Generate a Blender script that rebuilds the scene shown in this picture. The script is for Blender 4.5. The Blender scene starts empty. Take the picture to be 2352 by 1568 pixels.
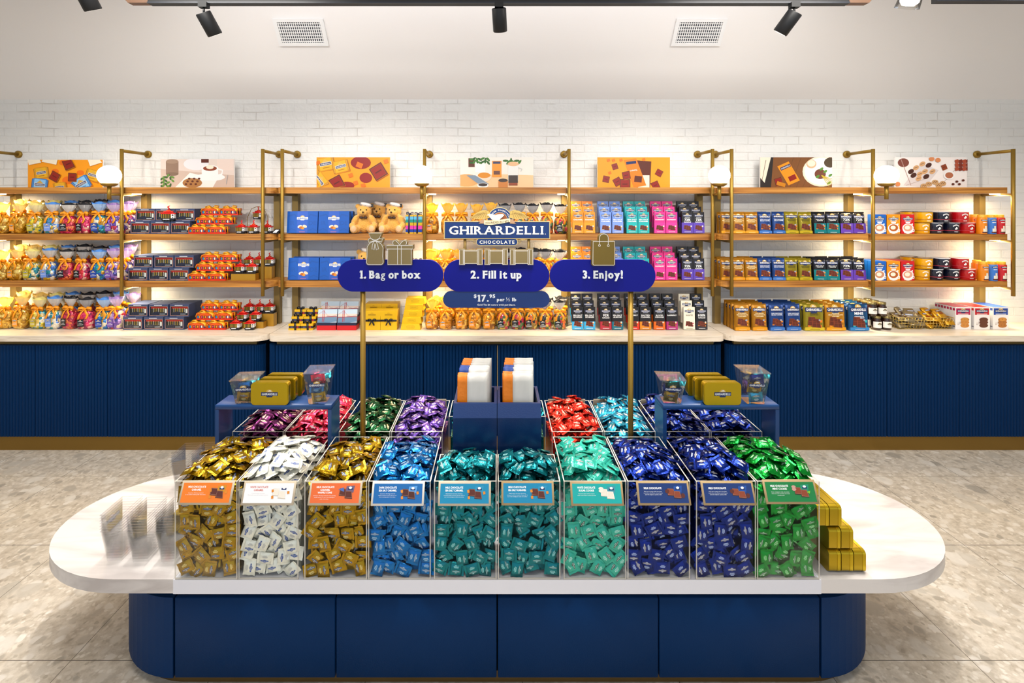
import bpy, bmesh, math, random
import numpy as np
from mathutils import Vector, Matrix

random.seed(11)
SC = bpy.context.scene
COL = SC.collection
PI = math.pi

# ------------------------------------------------------------------ camera
F, HZ, CX, HC = 1100.0, 465.0, 1142.0, 1.83        # focal length, horizon row, centre column (2352 x 1568 frame), lens height
def X(px, D): return (px - CX) * D / F
def Z(py, D): return HC - (py - HZ) * D / F

cam_d = bpy.data.cameras.new('camera')
cam_d.sensor_width = 36.0
cam_d.lens = F / 2352 * 36
cam_d.shift_x = (1176 - CX) / 2352
cam_d.shift_y = -(784 - HZ) / 2352
cam_d.clip_start = 0.05
cam = bpy.data.objects.new('camera', cam_d)
COL.objects.link(cam)
cam.location = (0, 0, HC)
cam.rotation_euler = (PI / 2, 0, 0)
SC.camera = cam

# ------------------------------------------------------------------ colour management, bounces
SC.view_settings.view_transform = 'Standard'
SC.view_settings.look = 'None'
SC.view_settings.gamma = 1.0
SC.view_settings.use_curve_mapping = False
SC.view_settings.exposure = 0.43
SC.cycles.max_bounces = 7
SC.cycles.diffuse_bounces = 3
SC.cycles.glossy_bounces = 3
SC.cycles.transmission_bounces = 4
SC.cycles.transparent_max_bounces = 20
SC.cycles.caustics_reflective = False
SC.cycles.caustics_refractive = False
SC.cycles.sample_clamp_indirect = 6.0

# ------------------------------------------------------------------ daylight through the open shop front behind the camera
w = bpy.data.worlds.new('daylight')
SC.world = w
w.use_nodes = True
w.node_tree.nodes['Background'].inputs[0].default_value = (0.80, 0.89, 1.0, 1)
w.node_tree.nodes['Background'].inputs[1].default_value = 0.8

def area(name, loc, aim, sx, sy, power, col):
    l = bpy.data.lights.new(name, 'AREA'); l.shape = 'RECTANGLE'; l.size = sx; l.size_y = sy
    l.energy = power; l.color = col
    o = bpy.data.objects.new(name, l); COL.objects.link(o); o.location = loc
    o.rotation_euler = (Vector(aim) - Vector(loc)).to_track_quat('-Z', 'Y').to_euler()
    return o
def spot(name, loc, aim, power, ang, col, blend=0.6, rad=0.035):
    l = bpy.data.lights.new(name, 'SPOT'); l.energy = power; l.spot_size = math.radians(ang)
    l.spot_blend = blend; l.shadow_soft_size = rad; l.color = col
    o = bpy.data.objects.new(name, l); COL.objects.link(o); o.location = loc
    o.rotation_euler = (Vector(aim) - Vector(loc)).to_track_quat('-Z', 'Y').to_euler()
    return o
WARM = (1.0, 0.91, 0.79); WHITE = (1.0, 0.955, 0.89)
# added unseen area lights under the ceiling: soft fill over aisle and island
area('added_overhead_fill', (-1.9, 2.2, 3.34), (-1.9, 2.2, 0), 1.1, 0.5, 30, WHITE)
area('added_overhead_fill', (1.9, 2.2, 3.34), (1.9, 2.2, 0), 1.1, 0.5, 30, WHITE)
area('added_overhead_fill', (0, 0.6, 3.34), (0, 0.6, 0), 1.6, 0.5, 22, WHITE)
# track heads over the island, outside the frame
for tx, ty, pw in ((-1.2, 1.9, 85), (-0.4, 2.72, 80), (0.4, 1.9, 85), (1.2, 2.72, 80), (-1.3, 2.72, 60), (1.35, 1.9, 60)):
    spot('track_spot_light', (tx, ty, 3.12), (tx * 0.85, 2.16, 0.75), pw, 56, WHITE)
# added fill hidden above the track rail, aimed up to brighten the sloped ceiling
area('added_ceiling_fill', (0, 2.86, 3.115), (0, 3.15, 3.5), 4.3, 0.03, 7.5, (0.97, 0.97, 1))
# track heads near the shop front, throwing low light across the aisle onto the shelves
for tx in (-3.6, -2.4, -1.2, 0.0, 1.2, 2.4, 3.6):
    spot('shelf_spot_light', (tx * 0.97, 0.5, 2.86), (tx, 3.75, 1.36), 100, 42, WARM, 0.95, 0.05)
# track heads by the wall, for the steep shadows under the rods
for tx in (-3.0, -1.0, 1.0, 3.0):
    spot('wall_spot_light', (tx, 2.45, 3.12), (tx * 1.02, 3.72, 1.15), 26, 76, WARM, 0.9, 0.05)

# ------------------------------------------------------------------ materials
def lin(h):
    h = h.lstrip('#'); out = []
    for i in (0, 2, 4):
        c = int(h[i:i + 2], 16) / 255
        out.append(c / 12.92 if c <= 0.04045 else ((c + 0.055) / 1.055) ** 2.4)
    return (*out, 1.0)
_mats = {}
def newmat(name):
    m = bpy.data.materials.new(name); m.use_nodes = True
    return m, m.node_tree.nodes, m.node_tree.links, m.node_tree.nodes['Principled BSDF']
def C(h, rough=0.45, metal=0.0, coat=0.0, bump=0.0, bscale=90.0, name=None):
    """a plain coloured surface with a faint procedural unevenness"""
    k = (h, rough, metal, coat, bump, bscale)
    if k in _mats: return _mats[k]
    m, N, L, P = newmat(name or 'paint_' + h.lstrip('#'))
    P.inputs['Base Color'].default_value = lin(h)
    P.inputs['Roughness'].default_value = rough
    P.inputs['Metallic'].default_value = metal
    if coat: P.inputs['Coat Weight'].default_value = coat; P.inputs['Coat Roughness'].default_value = 0.12
    if bump:
        t = N.new('ShaderNodeTexCoord'); n = N.new('ShaderNodeTexNoise'); b = N.new('ShaderNodeBump')
        n.inputs['Scale'].default_value = bscale; n.inputs['Detail'].default_value = 2
        b.inputs['Strength'].default_value = bump; b.inputs['Distance'].default_value = 0.004
        L.new(t.outputs['Object'], n.inputs['Vector']); L.new(n.outputs['Fac'], b.inputs['Height']); L.new(b.outputs['Normal'], P.inputs['Normal'])
    _mats[k] = m
    return m
def foil(h, metal=0.55, rough=0.26, bump=0.55): return C(h, rough, metal, 0.0, bump, 75.0, 'foil_' + h.lstrip('#'))

def clear(name, tint=(0.97, 0.985, 0.98), diff=0.0, dcol=(1, 1, 1), rough=0.03, gl=0.5, ior=1.45):
    """thin clear plastic: see-through, with a fresnel reflection and an optional milky share"""
    if name in _mats: return _mats[name]
    m, N, L, P = newmat(name); N.remove(P)
    out = N['Material Output']
    t = N.new('ShaderNodeBsdfTransparent'); t.inputs[0].default_value = (*tint, 1)
    g = N.new('ShaderNodeBsdfGlossy'); g.inputs['Roughness'].default_value = rough
    fr = N.new('ShaderNodeFresnel'); fr.inputs[0].default_value = ior
    mu = N.new('ShaderNodeMath'); mu.operation = 'MULTIPLY'; mu.inputs[1].default_value = gl
    L.new(fr.outputs[0], mu.inputs[0])
    mx = N.new('ShaderNodeMixShader'); L.new(mu.outputs[0], mx.inputs[0]); L.new(t.outputs[0], mx.inputs[1]); L.new(g.outputs[0], mx.inputs[2])
    last = mx
    if diff:
        d = N.new('ShaderNodeBsdfDiffuse'); d.inputs[0].default_value = (*dcol, 1)
        m2 = N.new('ShaderNodeMixShader'); m2.inputs[0].default_value = diff
        L.new(mx.outputs[0], m2.inputs[1]); L.new(d.outputs[0], m2.inputs[2]); last = m2
    L.new(last.outputs[0], out.inputs[0])
    _mats[name] = m
    return m

def emit(name, col, s):
    if name in _mats: return _mats[name]
    m, N, L, P = newmat(name)
    P.inputs['Base Color'].default_value = (*col, 1)
    P.inputs['Emission Color'].default_value = (*col, 1); P.inputs['Emission Strength'].default_value = s
    _mats[name] = m
    return m

def wood():
    m, N, L, P = newmat('oak_board')
    t = N.new('ShaderNodeTexCoord'); mp = N.new('ShaderNodeMapping'); mp.inputs['Scale'].default_value = (1.2, 20, 42)
    n = N.new('ShaderNodeTexNoise'); n.inputs['Scale'].default_value = 1.6; n.inputs['Detail'].default_value = 5
    r = N.new('ShaderNodeValToRGB')
    r.color_ramp.elements[0].position = 0.32; r.color_ramp.elements[0].color = lin('#8a5218')
    r.color_ramp.elements[1].position = 0.68; r.color_ramp.elements[1].color = lin('#c98d3e')
    L.new(t.outputs['Object'], mp.inputs[0]); L.new(mp.outputs[0], n.inputs['Vector']); L.new(n.outputs['Fac'], r.inputs[0]); L.new(r.outputs[0], P.inputs['Base Color'])
    P.inputs['Roughness'].default_value = 0.45
    return m
def brick():
    m, N, L, P = newmat('white_painted_brick')
    t = N.new('ShaderNodeTexCoord'); mp = N.new('ShaderNodeMapping'); mp.inputs['Rotation'].default_value = (-PI / 2, 0, 0)
    n0 = N.new('ShaderNodeTexNoise'); n0.inputs['Scale'].default_value = 3.0
    va = N.new('ShaderNodeVectorMath'); va.operation = 'MULTIPLY_ADD'; va.inputs[1].default_value = (0.02, 0.02, 0.02)
    b = N.new('ShaderNodeTexBrick'); b.inputs['Scale'].default_value = 1.0; b.inputs['Mortar Size'].default_value = 0.005; b.inputs['Mortar Smooth'].default_value = 0.6
    b.inputs['Brick Width'].default_value = 0.205; b.inputs['Row Height'].default_value = 0.066
    b.inputs['Color1'].default_value = (1, 1, 1, 1); b.inputs['Color2'].default_value = (0.8, 0.8, 0.8, 1); b.inputs['Mortar'].default_value = (0, 0, 0, 1)
    L.new(t.outputs['Object'], n0.inputs['Vector']); L.new(n0.outputs['Color'], va.inputs[0]); L.new(t.outputs['Object'], va.inputs[2])
    L.new(va.outputs[0], mp.inputs[0]); L.new(mp.outputs[0], b.inputs['Vector'])
    n = N.new('ShaderNodeTexNoise'); n.inputs['Scale'].default_value = 26; n.inputs['Detail'].default_value = 5
    n3 = N.new('ShaderNodeTexNoise'); n3.inputs['Scale'].default_value = 5; n3.inputs['Detail'].default_value = 3
    ad = N.new('ShaderNodeMath'); ad.operation = 'MULTIPLY_ADD'; ad.inputs[1].default_value = 1.3
    L.new(t.outputs['Object'], n.inputs['Vector']); L.new(t.outputs['Object'], n3.inputs['Vector']); L.new(n.outputs['Fac'], ad.inputs[0]); L.new(b.outputs['Color'], ad.inputs[2])
    bp = N.new('ShaderNodeBump'); bp.inputs['Strength'].default_value = 0.45; bp.inputs['Distance'].default_value = 0.008
    L.new(ad.outputs[0], bp.inputs['Height']); L.new(bp.outputs['Normal'], P.inputs['Normal'])
    # chipped, dirty joints: only here and there
    mr = N.new('ShaderNodeMapRange'); mr.inputs['From Min'].default_value = 0.5; mr.inputs['From Max'].default_value = 0.68
    mm = N.new('ShaderNodeMath'); mm.operation = 'MULTIPLY'
    L.new(n3.outputs['Fac'], mr.inputs['Value']); L.new(mr.outputs[0], mm.inputs[0]); L.new(b.outputs['Fac'], mm.inputs[1])
    mx = N.new('ShaderNodeMix'); mx.data_type = 'RGBA'
    mx.inputs['A'].default_value = lin('#ebebe9'); mx.inputs['B'].default_value = lin('#d4d1cd')
    L.new(mm.outputs[0], mx.inputs['Factor']); L.new(mx.outputs['Result'], P.inputs['Base Color'])
    P.inputs['Roughness'].default_value = 0.6
    return m
def stone_floor():
    m, N, L, P = newmat('breccia_stone_tiles')
    t = N.new('ShaderNodeTexCoord')
    nz = N.new('ShaderNodeTexNoise'); nz.inputs['Scale'].default_value = 6; nz.inputs['Detail'].default_value = 3
    va = N.new('ShaderNodeVectorMath'); va.operation = 'MULTIPLY_ADD'; va.inputs[1].default_value = (0.08, 0.05, 0.05)
    L.new(t.outputs['Object'], nz.inputs['Vector']); L.new(nz.outputs['Color'], va.inputs[0]); L.new(t.outputs['Object'], va.inputs[2])
    n1 = N.new('ShaderNodeTexNoise'); n1.inputs['Scale'].default_value = 22; n1.inputs['Detail'].default_value = 9; n1.inputs['Roughness'].default_value = 0.68
    L.new(t.outputs['Object'], n1.inputs['Vector'])
    r0 = N.new('ShaderNodeValToRGB'); r0.color_ramp.elements[0].position = 0.3; r0.color_ramp.elements[0].color = lin('#b5a896')
    r0.color_ramp.elements[1].position = 0.66; r0.color_ramp.elements[1].color = lin('#e6dccd')
    L.new(n1.outputs['Fac'], r0.inputs[0]); last = r0.outputs[0]
    # pebbles of three sizes, each showing in a share of its cells
    for sc, thr, amt, cols in ((58, 0.55, 0.75, ('#a89c8a', '#d9cfbf', '#f0e9de')), (24, 0.66, 0.8, ('#a0978a', '#d6ccbd', '#f2ece3')), (10, 0.84, 0.75, ('#9c958a', '#cdc5b8', '#ece6dc'))):
        v = N.new('ShaderNodeTexVoronoi'); v.inputs['Scale'].default_value = sc; L.new(va.outputs[0], v.inputs['Vector'])
        sx = N.new('ShaderNodeSeparateColor'); L.new(v.outputs['Color'], sx.inputs[0])
        r = N.new('ShaderNodeValToRGB'); r.color_ramp.elements[0].color = lin(cols[0]); r.color_ramp.elements[1].color = lin(cols[2]); e = r.color_ramp.elements.new(0.4); e.color = lin(cols[1])
        L.new(sx.outputs[0], r.inputs[0])
        g = N.new('ShaderNodeMath'); g.operation = 'GREATER_THAN'; g.inputs[1].default_value = thr; L.new(sx.outputs[1], g.inputs[0])
        ed = N.new('ShaderNodeMapRange'); ed.inputs['From Min'].default_value = 0.62; ed.inputs['From Max'].default_value = 0.4; L.new(v.outputs['Distance'], ed.inputs['Value'])
        k = N.new('ShaderNodeMath'); k.operation = 'MULTIPLY'; L.new(g.outputs[0], k.inputs[0]); L.new(ed.outputs[0], k.inputs[1])
        k2 = N.new('ShaderNodeMath'); k2.operation = 'MULTIPLY'; k2.inputs[1].default_value = amt; L.new(k.outputs[0], k2.inputs[0])
        mx = N.new('ShaderNodeMix'); mx.data_type = 'RGBA'; L.new(k2.outputs[0], mx.inputs['Factor']); L.new(last, mx.inputs['A']); L.new(r.outputs[0], mx.inputs['B']); last = mx.outputs['Result']
    ml = mx
    # joints
    sp = N.new('ShaderNodeSeparateXYZ'); L.new(t.outputs['Object'], sp.inputs[0])
    js = []
    for ax, per, off in ((0, 0.6, 1.896), (1, 0.645, 1.915)):
        s = N.new('ShaderNodeMath'); s.operation = 'SUBTRACT'; s.inputs[1].default_value = off - per / 2 + 40 * per * -1
        mo = N.new('ShaderNodeMath'); mo.operation = 'MODULO'; mo.inputs[1].default_value = per
        d = N.new('ShaderNodeMath'); d.operation = 'SUBTRACT'; d.inputs[1].default_value = per / 2
        a = N.new('ShaderNodeMath'); a.operation = 'ABSOLUTE'
        c = N.new('ShaderNodeMath'); c.operation = 'LESS_THAN'; c.inputs[1].default_value = 0.0014
        L.new(sp.outputs[ax], s.inputs[0]); L.new(s.outputs[0], mo.inputs[0]); L.new(mo.outputs[0], d.inputs[0]); L.new(d.outputs[0], a.inputs[0]); L.new(a.outputs[0], c.inputs[0])
        js.append(c)
    mxj = N.new('ShaderNodeMath'); mxj.operation = 'MAXIMUM'; L.new(js[0].outputs[0], mxj.inputs[0]); L.new(js[1].outputs[0], mxj.inputs[1])
    mj = N.new('ShaderNodeMix'); mj.data_type = 'RGBA'; mj.inputs['B'].default_value = lin('#6d665a')
    L.new(mxj.outputs[0], mj.inputs['Factor']); L.new(ml.outputs['Result'], mj.inputs['A']); L.new(mj.outputs['Result'], P.inputs['Base Color'])
    P.inputs['Roughness'].default_value = 0.5
    return m
def marble(name, c0, c1, scale=(1, 6, 6)):
    m, N, L, P = newmat(name)
    t = N.new('ShaderNodeTexCoord'); mp = N.new('ShaderNodeMapping'); mp.inputs['Scale'].default_value = scale; mp.inputs['Rotation'].default_value = (0, 0, 0.5 if scale[0] == 1 else 0)
    n = N.new('ShaderNodeTexNoise'); n.inputs['Scale'].default_value = 2.2; n.inputs['Detail'].default_value = 6; n.inputs['Distortion'].default_value = 0.6
    r = N.new('ShaderNodeValToRGB'); r.color_ramp.elements[0].position = 0.28; r.color_ramp.elements[0].color = lin(c1)
    r.color_ramp.elements[1].position = 0.5; r.color_ramp.elements[1].color = lin(c0)
    L.new(t.outputs['Object'], mp.inputs[0]); L.new(mp.outputs[0], n.inputs['Vector']); L.new(n.outputs['Fac'], r.inputs[0]); L.new(r.outputs[0], P.inputs['Base Color'])
    P.inputs['Roughness'].default_value = 0.32
    return m
def assorted(name, cols, scale=42, metal=0.35, rough=0.28):
    """many small foil squares seen through cellophane: one flat colour per cell"""
    if name in _mats: return _mats[name]
    m, N, L, P = newmat(name)
    t = N.new('ShaderNodeTexCoord'); oi = N.new('ShaderNodeObjectInfo')
    va = N.new('ShaderNodeVectorMath'); va.operation = 'ADD'; L.new(t.outputs['Object'], va.inputs[0]); L.new(oi.outputs['Random'], va.inputs[1])
    v = N.new('ShaderNodeTexVoronoi'); v.distance = 'CHEBYCHEV'; v.inputs['Scale'].default_value = scale
    L.new(va.outputs[0], v.inputs['Vector'])
    sx = N.new('ShaderNodeSeparateColor'); L.new(v.outputs['Color'], sx.inputs[0])
    r = N.new('ShaderNodeValToRGB'); r.color_ramp.interpolation = 'CONSTANT'
    r.color_ramp.elements[0].color = lin(cols[0]); r.color_ramp.elements[1].position = 1 / len(cols); r.color_ramp.elements[1].color = lin(cols[1])
    for i in range(2, len(cols)):
        e = r.color_ramp.elements.new(i / len(cols)); e.color = lin(cols[i])
    L.new(sx.outputs[0], r.inputs[0]); L.new(r.outputs[0], P.inputs['Base Color'])
    b = N.new('ShaderNodeBump'); b.inputs['Strength'].default_value = 0.8; b.inputs['Distance'].default_value = 0.012
    L.new(v.outputs['Distance'], b.inputs['Height']); b.invert = True; L.new(b.outputs['Normal'], P.inputs['Normal'])
    P.inputs['Roughness'].default_value = rough; P.inputs['Metallic'].default_value = metal
    P.inputs['Coat Weight'].default_value = 0.6; P.inputs['Coat Roughness'].default_value = 0.08
    _mats[name] = m
    return m
def fur(h):
    m, N, L, P = newmat('plush_fur')
    t = N.new('ShaderNodeTexCoord'); n = N.new('ShaderNodeTexNoise'); n.inputs['Scale'].default_value = 160; n.inputs['Detail'].default_value = 3
    b = N.new('ShaderNodeBump'); b.inputs['Strength'].default_value = 1.0; b.inputs['Distance'].default_value = 0.01
    L.new(t.outputs['Object'], n.inputs['Vector']); L.new(n.outputs['Fac'], b.inputs['Height']); L.new(b.outputs['Normal'], P.inputs['Normal'])
    P.inputs['Base Color'].default_value = lin(h); P.inputs['Roughness'].default_value = 0.95; P.inputs['Sheen Weight'].default_value = 0.3
    return m

BRASS = C('#9a7a30', 0.42, 0.6, name='brass')
BRASSD = C('#8c7440', 0.45, 0.5, name='dull_bronze')
BLACK = C('#0c0e12', 0.5)
NAVY = C('#002a56', 0.5, bump=0.12, bscale=220, name='navy_lacquer')
NAVY.node_tree.nodes['Principled BSDF'].inputs['Specular IOR Level'].default_value = 0.1
ROYAL = C('#030a84', 0.4, name='royal_blue_sign_face')
ROYAL.node_tree.nodes['Principled BSDF'].inputs['Specular IOR Level'].default_value = 0.25
WHITE_M = C('#f2f2f2', 0.5)
ACRYL = clear('clear_acrylic', tint=(.99, .993, .99), gl=0.07)
EDGE = clear('acrylic_edge', tint=(0.9, 0.88, 0.84), diff=0.5, dcol=(0.85, 0.8, 0.72), gl=0.4)
WOOD = wood()

# ------------------------------------------------------------------ mesh builder
_txt = {}
def text_geo(s, bold=0.0):
    k = (s, bold)
    if k not in _txt:
        c = bpy.data.curves.new('lettering', 'FONT'); c.body = s; c.resolution_u = 2; c.offset = bold
        o = bpy.data.objects.new('lettering', c); me = o.to_mesh()
        v = np.array([q.co[:2] for q in me.vertices]) if len(me.vertices) else np.zeros((0, 2))
        f = [tuple(p.vertices) for p in me.polygons]
        o.to_mesh_clear(); bpy.data.objects.remove(o); bpy.data.curves.remove(c)
        _txt[k] = (v, f)
    return _txt[k]

class MB:
    def __init__(s, y=0.0):
        s.v = []; s.f = []; s.m = []; s.s = []; s.mats = []; s.y = y; s.st = 8e-5
    def mi(s, mat):
        for i, q in enumerate(s.mats):
            if q is mat: return i
        s.mats.append(mat); return len(s.mats) - 1
    def add(s, vs, fs, mat, M=None, smooth=False):
        b = len(s.v); i = s.mi(mat)
        if M is not None: vs = [M @ Vector(p) for p in vs]
        s.v += [tuple(p) for p in vs]
        for f in fs: s.f.append(tuple(b + q for q in f)); s.m.append(i); s.s.append(smooth)
        return s
    def box(s, x0, x1, y0, y1, z0, z1, mat, M=None):
        v = [(x0, y0, z0), (x1, y0, z0), (x1, y1, z0), (x0, y1, z0), (x0, y0, z1), (x1, y0, z1), (x1, y1, z1), (x0, y1, z1)]
        return s.add(v, [(0, 3, 2, 1), (4, 5, 6, 7), (0, 1, 5, 4), (1, 2, 6, 5), (2, 3, 7, 6), (3, 0, 4, 7)], mat, M)
    def rbox(s, x0, x1, y0, y1, z0, z1, r, mat, M=None, seg=2, smooth=True):
        bm = bmesh.new(); bmesh.ops.create_cube(bm, size=1)
        for q in bm.verts: q.co = ((x0 + x1) / 2 + q.co.x * (x1 - x0), (y0 + y1) / 2 + q.co.y * (y1 - y0), (z0 + z1) / 2 + q.co.z * (z1 - z0))
        bmesh.ops.bevel(bm, geom=bm.edges[:], offset=r, segments=seg, profile=0.5, affect='EDGES')
        bm.verts.index_update()
        s.add([q.co[:] for q in bm.verts], [tuple(q.index for q in f.verts) for f in bm.faces], mat, M, smooth); bm.free()
        return s
    def prism(s, pts, y0, y1, mat, M=None, side=None, smooth=False):
        """outline (x, z), front face at y0 (towards -Y), back at y1"""
        n = len(pts)
        v = [(a, y0, b) for a, b in pts] + [(a, y1, b) for a, b in pts]
        s.add(v, [tuple(range(n)), tuple(range(2 * n - 1, n - 1, -1))], mat, M)
        return s.add(v, [(i, i + n, (i + 1) % n + n, (i + 1) % n) for i in range(n)], side or mat, M, smooth)
    def slab(s, pts, z0, z1, mat, M=None, side=None, smooth=False):
        """outline (x, y) counted anticlockwise from above, from z0 to z1"""
        n = len(pts)
        v = [(a, b, z0) for a, b in pts] + [(a, b, z1) for a, b in pts]
        s.add(v, [tuple(range(n - 1, -1, -1)), tuple(range(n, 2 * n))], mat, M)
        return s.add(v, [(i, (i + 1) % n, (i + 1) % n + n, i + n) for i in range(n)], side or mat, M, smooth)
    def lathe(s, prof, n, mat, M=None, smooth=True, caps=True):
        v = []; f = []
        for r, z in prof:
            for k in range(n): v.append((r * math.cos(2 * PI * k / n), r * math.sin(2 * PI * k / n), z))
        for j in range(len(prof) - 1):
            for k in range(n): a = j * n + k; b = j * n + (k + 1) % n; f.append((a, b, b + n, a + n))
        s.add(v, f, mat, M, smooth)
        if caps:
            if prof[0][0] > 1e-6: s.add(v[:n], [tuple(range(n - 1, -1, -1))], mat, M)
            if prof[-1][0] > 1e-6: s.add(v[-n:], [tuple(range(n))], mat, M)
        return s
    def tube(s, path, r, n, mat, M=None, flat=1.0, closed=False):
        P = [Vector(p) for p in path]; v = []; f = []
        for i, p in enumerate(P):
            t = (P[min(i + 1, len(P) - 1)] - P[max(i - 1, 0)]).normalized() if not closed else (P[(i + 1) % len(P)] - P[i - 1]).normalized()
            up = Vector((0, 0, 1)) if abs(t.z) < 0.9 else Vector((0, 1, 0))
            a = t.cross(up).normalized(); b = a.cross(t)
            rr = r[i] if isinstance(r, (list, tuple)) else r
            for k in range(n): an = 2 * PI * k / n; v.append(p + a * (rr * math.cos(an)) + b * (rr * flat * math.sin(an)))
        m = len(P)
        for j in range(m if closed else m - 1):
            for k in range(n): a = j * n + k; b = j * n + (k + 1) % n; c = ((j + 1) % m) * n; f.append((a, b, c + (k + 1) % n, c + k))
        if not closed: f += [tuple(range(n - 1, -1, -1)), tuple(range((m - 1) * n, m * n))]
        return s.add(v, f, mat, M, True)
    def strip(s, path, wv, mat, M=None, th=0.0012):
        """a ribbon: path points, half width vector (or one per point), thin but solid"""
        P = [Vector(p) for p in path]; v = []; f = []
        for i, p in enumerate(P):
            t = (P[min(i + 1, len(P) - 1)] - P[max(i - 1, 0)]).normalized()
            wd = Vector(wv[i]) if isinstance(wv, list) else Vector(wv)
            nn = t.cross(wd); nn = nn.normalized() * th if nn.length > 1e-9 else Vector((0, th, 0))
            v += [p - wd, p + wd, p + wd + nn, p - wd + nn]
        for i in range(len(P) - 1):
            a = 4 * i
            for k in range(4): f.append((a + k, a + (k + 1) % 4, a + 4 + (k + 1) % 4, a + 4 + k))
        f += [(3, 2, 1, 0), (4 * len(P) - 4, 4 * len(P) - 3, 4 * len(P) - 2, 4 * len(P) - 1)]
        return s.add(v, f, mat, M, True)
    # flat print on the plane y = s.y, facing -Y; every shape lies a hair above the last
    def poly(s, pts, mat, M=None):
        s.y -= s.st
        return s.add([(a, s.y, b) for a, b in pts], [tuple(range(len(pts)))], mat, M)
    def rect(s, cx, cz, w, h, mat, rot=0.0, M=None):
        c, q = math.cos(rot), math.sin(rot)
        return s.poly([(cx + a * c - b * q, cz + a * q + b * c) for a, b in ((-w / 2, -h / 2), (w / 2, -h / 2), (w / 2, h / 2), (-w / 2, h / 2))], mat, M)
    def disc(s, cx, cz, rx, rz, mat, n=18, a0=0.0, a1=2 * PI, rot=0.0, M=None):
        full = abs(a1 - a0 - 2 * PI) < 1e-6; k = n if full else n + 1
        p = []
        for i in range(k):
            a = a0 + (a1 - a0) * i / n; u, q = rx * math.cos(a), rz * math.sin(a)
            p.append((cx + u * math.cos(rot) - q * math.sin(rot), cz + u * math.sin(rot) + q * math.cos(rot)))
        return s.poly(p, mat, M)
    def line(s, pts, wd, mat, closed=False, M=None):
        s.y -= s.st; n = len(pts); L = []; R = []
        for i in range(n):
            a = pts[i - 1] if (closed or i > 0) else pts[i]; b = pts[(i + 1) % n] if (closed or i < n - 1) else pts[i]
            d = Vector((b[0] - a[0], b[1] - a[1])); d = d.normalized() if d.length else Vector((1, 0))
            nx, nz = -d.y * wd / 2, d.x * wd / 2
            L.append((pts[i][0] + nx, s.y, pts[i][1] + nz)); R.append((pts[i][0] - nx, s.y, pts[i][1] - nz))
        f = [(i, i + n, (i + 1) % n + n, (i + 1) % n) for i in range(n if closed else n - 1)]
        return s.add(L + R, f, mat, M)
    def text(s, t, cx, cz, mat, w=None, h=None, bold=0.012, rot=0.0, M=None, depth=0.0, cap=0.73):
        """centred on (cx, cz); w = width of the run or h = cap height (both: stretched)"""
        v, f = text_geo(t, bold)
        if not len(v): return s
        lo, hi = v.min(0), v.max(0); sz = hi - lo
        kx = w / sz[0] if w else h / cap
        kz = h / cap if h else kx
        q = (v - [(lo[0] + hi[0]) / 2, cap / 2]) * [kx, kz]
        c, sn = math.cos(rot), math.sin(rot)
        s.y -= s.st
        P = [(cx + a * c - b * sn, s.y - depth, cz + a * sn + b * c) for a, b in q]
        s.add(P, f, mat, M)
        if depth:                                                    # raised letters: side walls along the outline edges
            cnt = {}
            for g in f:
                for i in range(len(g)):
                    e = (g[i], g[(i + 1) % len(g)]); cnt[e] = 1
            n = len(P); vv = P + [(a, s.y, b) for a, _, b in P]
            s.add(vv, [(a, a + n, b + n, b) for a, b in cnt if (b, a) not in cnt], mat, M)
        return s
    def mesh(s, name):
        me = bpy.data.meshes.new(name); me.from_pydata(s.v, [], s.f)
        for q in s.mats: me.materials.append(q)
        me.polygons.foreach_set('material_index', s.m); me.polygons.foreach_set('use_smooth', s.s)
        me.update()
        return me

# ------------------------------------------------------------------ objects
def tag(o, label=None, cat=None, group=None, kind=None):
    for k, q in (('label', label), ('category', cat), ('group', group), ('kind', kind)):
        if q: o[k] = q
    return o
def thing(name, label=None, cat=None, loc=(0, 0, 0), rz=0.0, group=None):
    o = bpy.data.objects.new(name, None); COL.objects.link(o); o.location = loc; o.rotation_euler = (0, 0, rz)
    o.empty_display_size = 0.05
    return tag(o, label, cat, group)
def put(name, mb, parent=None, label=None, cat=None, group=None, loc=(0, 0, 0), rz=0.0, kind=None):
    o = bpy.data.objects.new(name, mb if isinstance(mb, bpy.types.Mesh) else mb.mesh(name)); COL.objects.link(o)
    o.location = loc; o.rotation_euler = (0, 0, rz)
    if parent: o.parent = parent
    return tag(o, label, cat, group, kind)
KIDS = {}
def dup(o, parent=None):
    c = o.copy(); COL.objects.link(c)
    if parent: c.parent = parent
    for ch in list(o.children): dup(ch, c)
    return c
class Kit:
    """builds a thing once, then hands out copies"""
    def __init__(s, fn, *a): s.fn, s.a, s.root = fn, a, None
    def place(s, loc, label, cat, group=None, rz=0.0, tilt=0.0, scale=None):
        if s.root is None: s.root = o = s.fn(*s.a)
        else: o = dup(s.root)
        o.location = loc; o.rotation_euler = (tilt, 0, rz)
        if scale: o.scale = scale if isinstance(scale, tuple) else (scale,) * 3
        else: o.scale = (1, 1, 1)
        for k in ('label', 'category', 'group'):
            if k in o: del o[k]
        return tag(o, label, cat, group)
ORD = ['first', 'second', 'third', 'fourth', 'fifth', 'sixth', 'seventh', 'eighth', 'ninth', 'tenth', 'eleventh', 'twelfth', 'thirteenth', 'fourteenth']
def rrect(x0, x1, z0, z1, r, n=5):
    p = []
    for cx, cz, a in ((x1 - r, z0 + r, -PI / 2), (x1 - r, z1 - r, 0), (x0 + r, z1 - r, PI / 2), (x0 + r, z0 + r, PI)):
        for i in range(n + 1): t = a + PI / 2 * i / n; p.append((cx + r * math.cos(t), cz + r * math.sin(t)))
    return p
GOLDINK = C('#d9b25a', 0.35, 0.3); NAVYINK = C('#14295e', 0.4); INK = WHITE_M; CHOC = C('#5a2414', 0.35); CHOCL = C('#8a3d1e', 0.4); CARAMEL = C('#e08a1e', 0.35)
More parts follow.
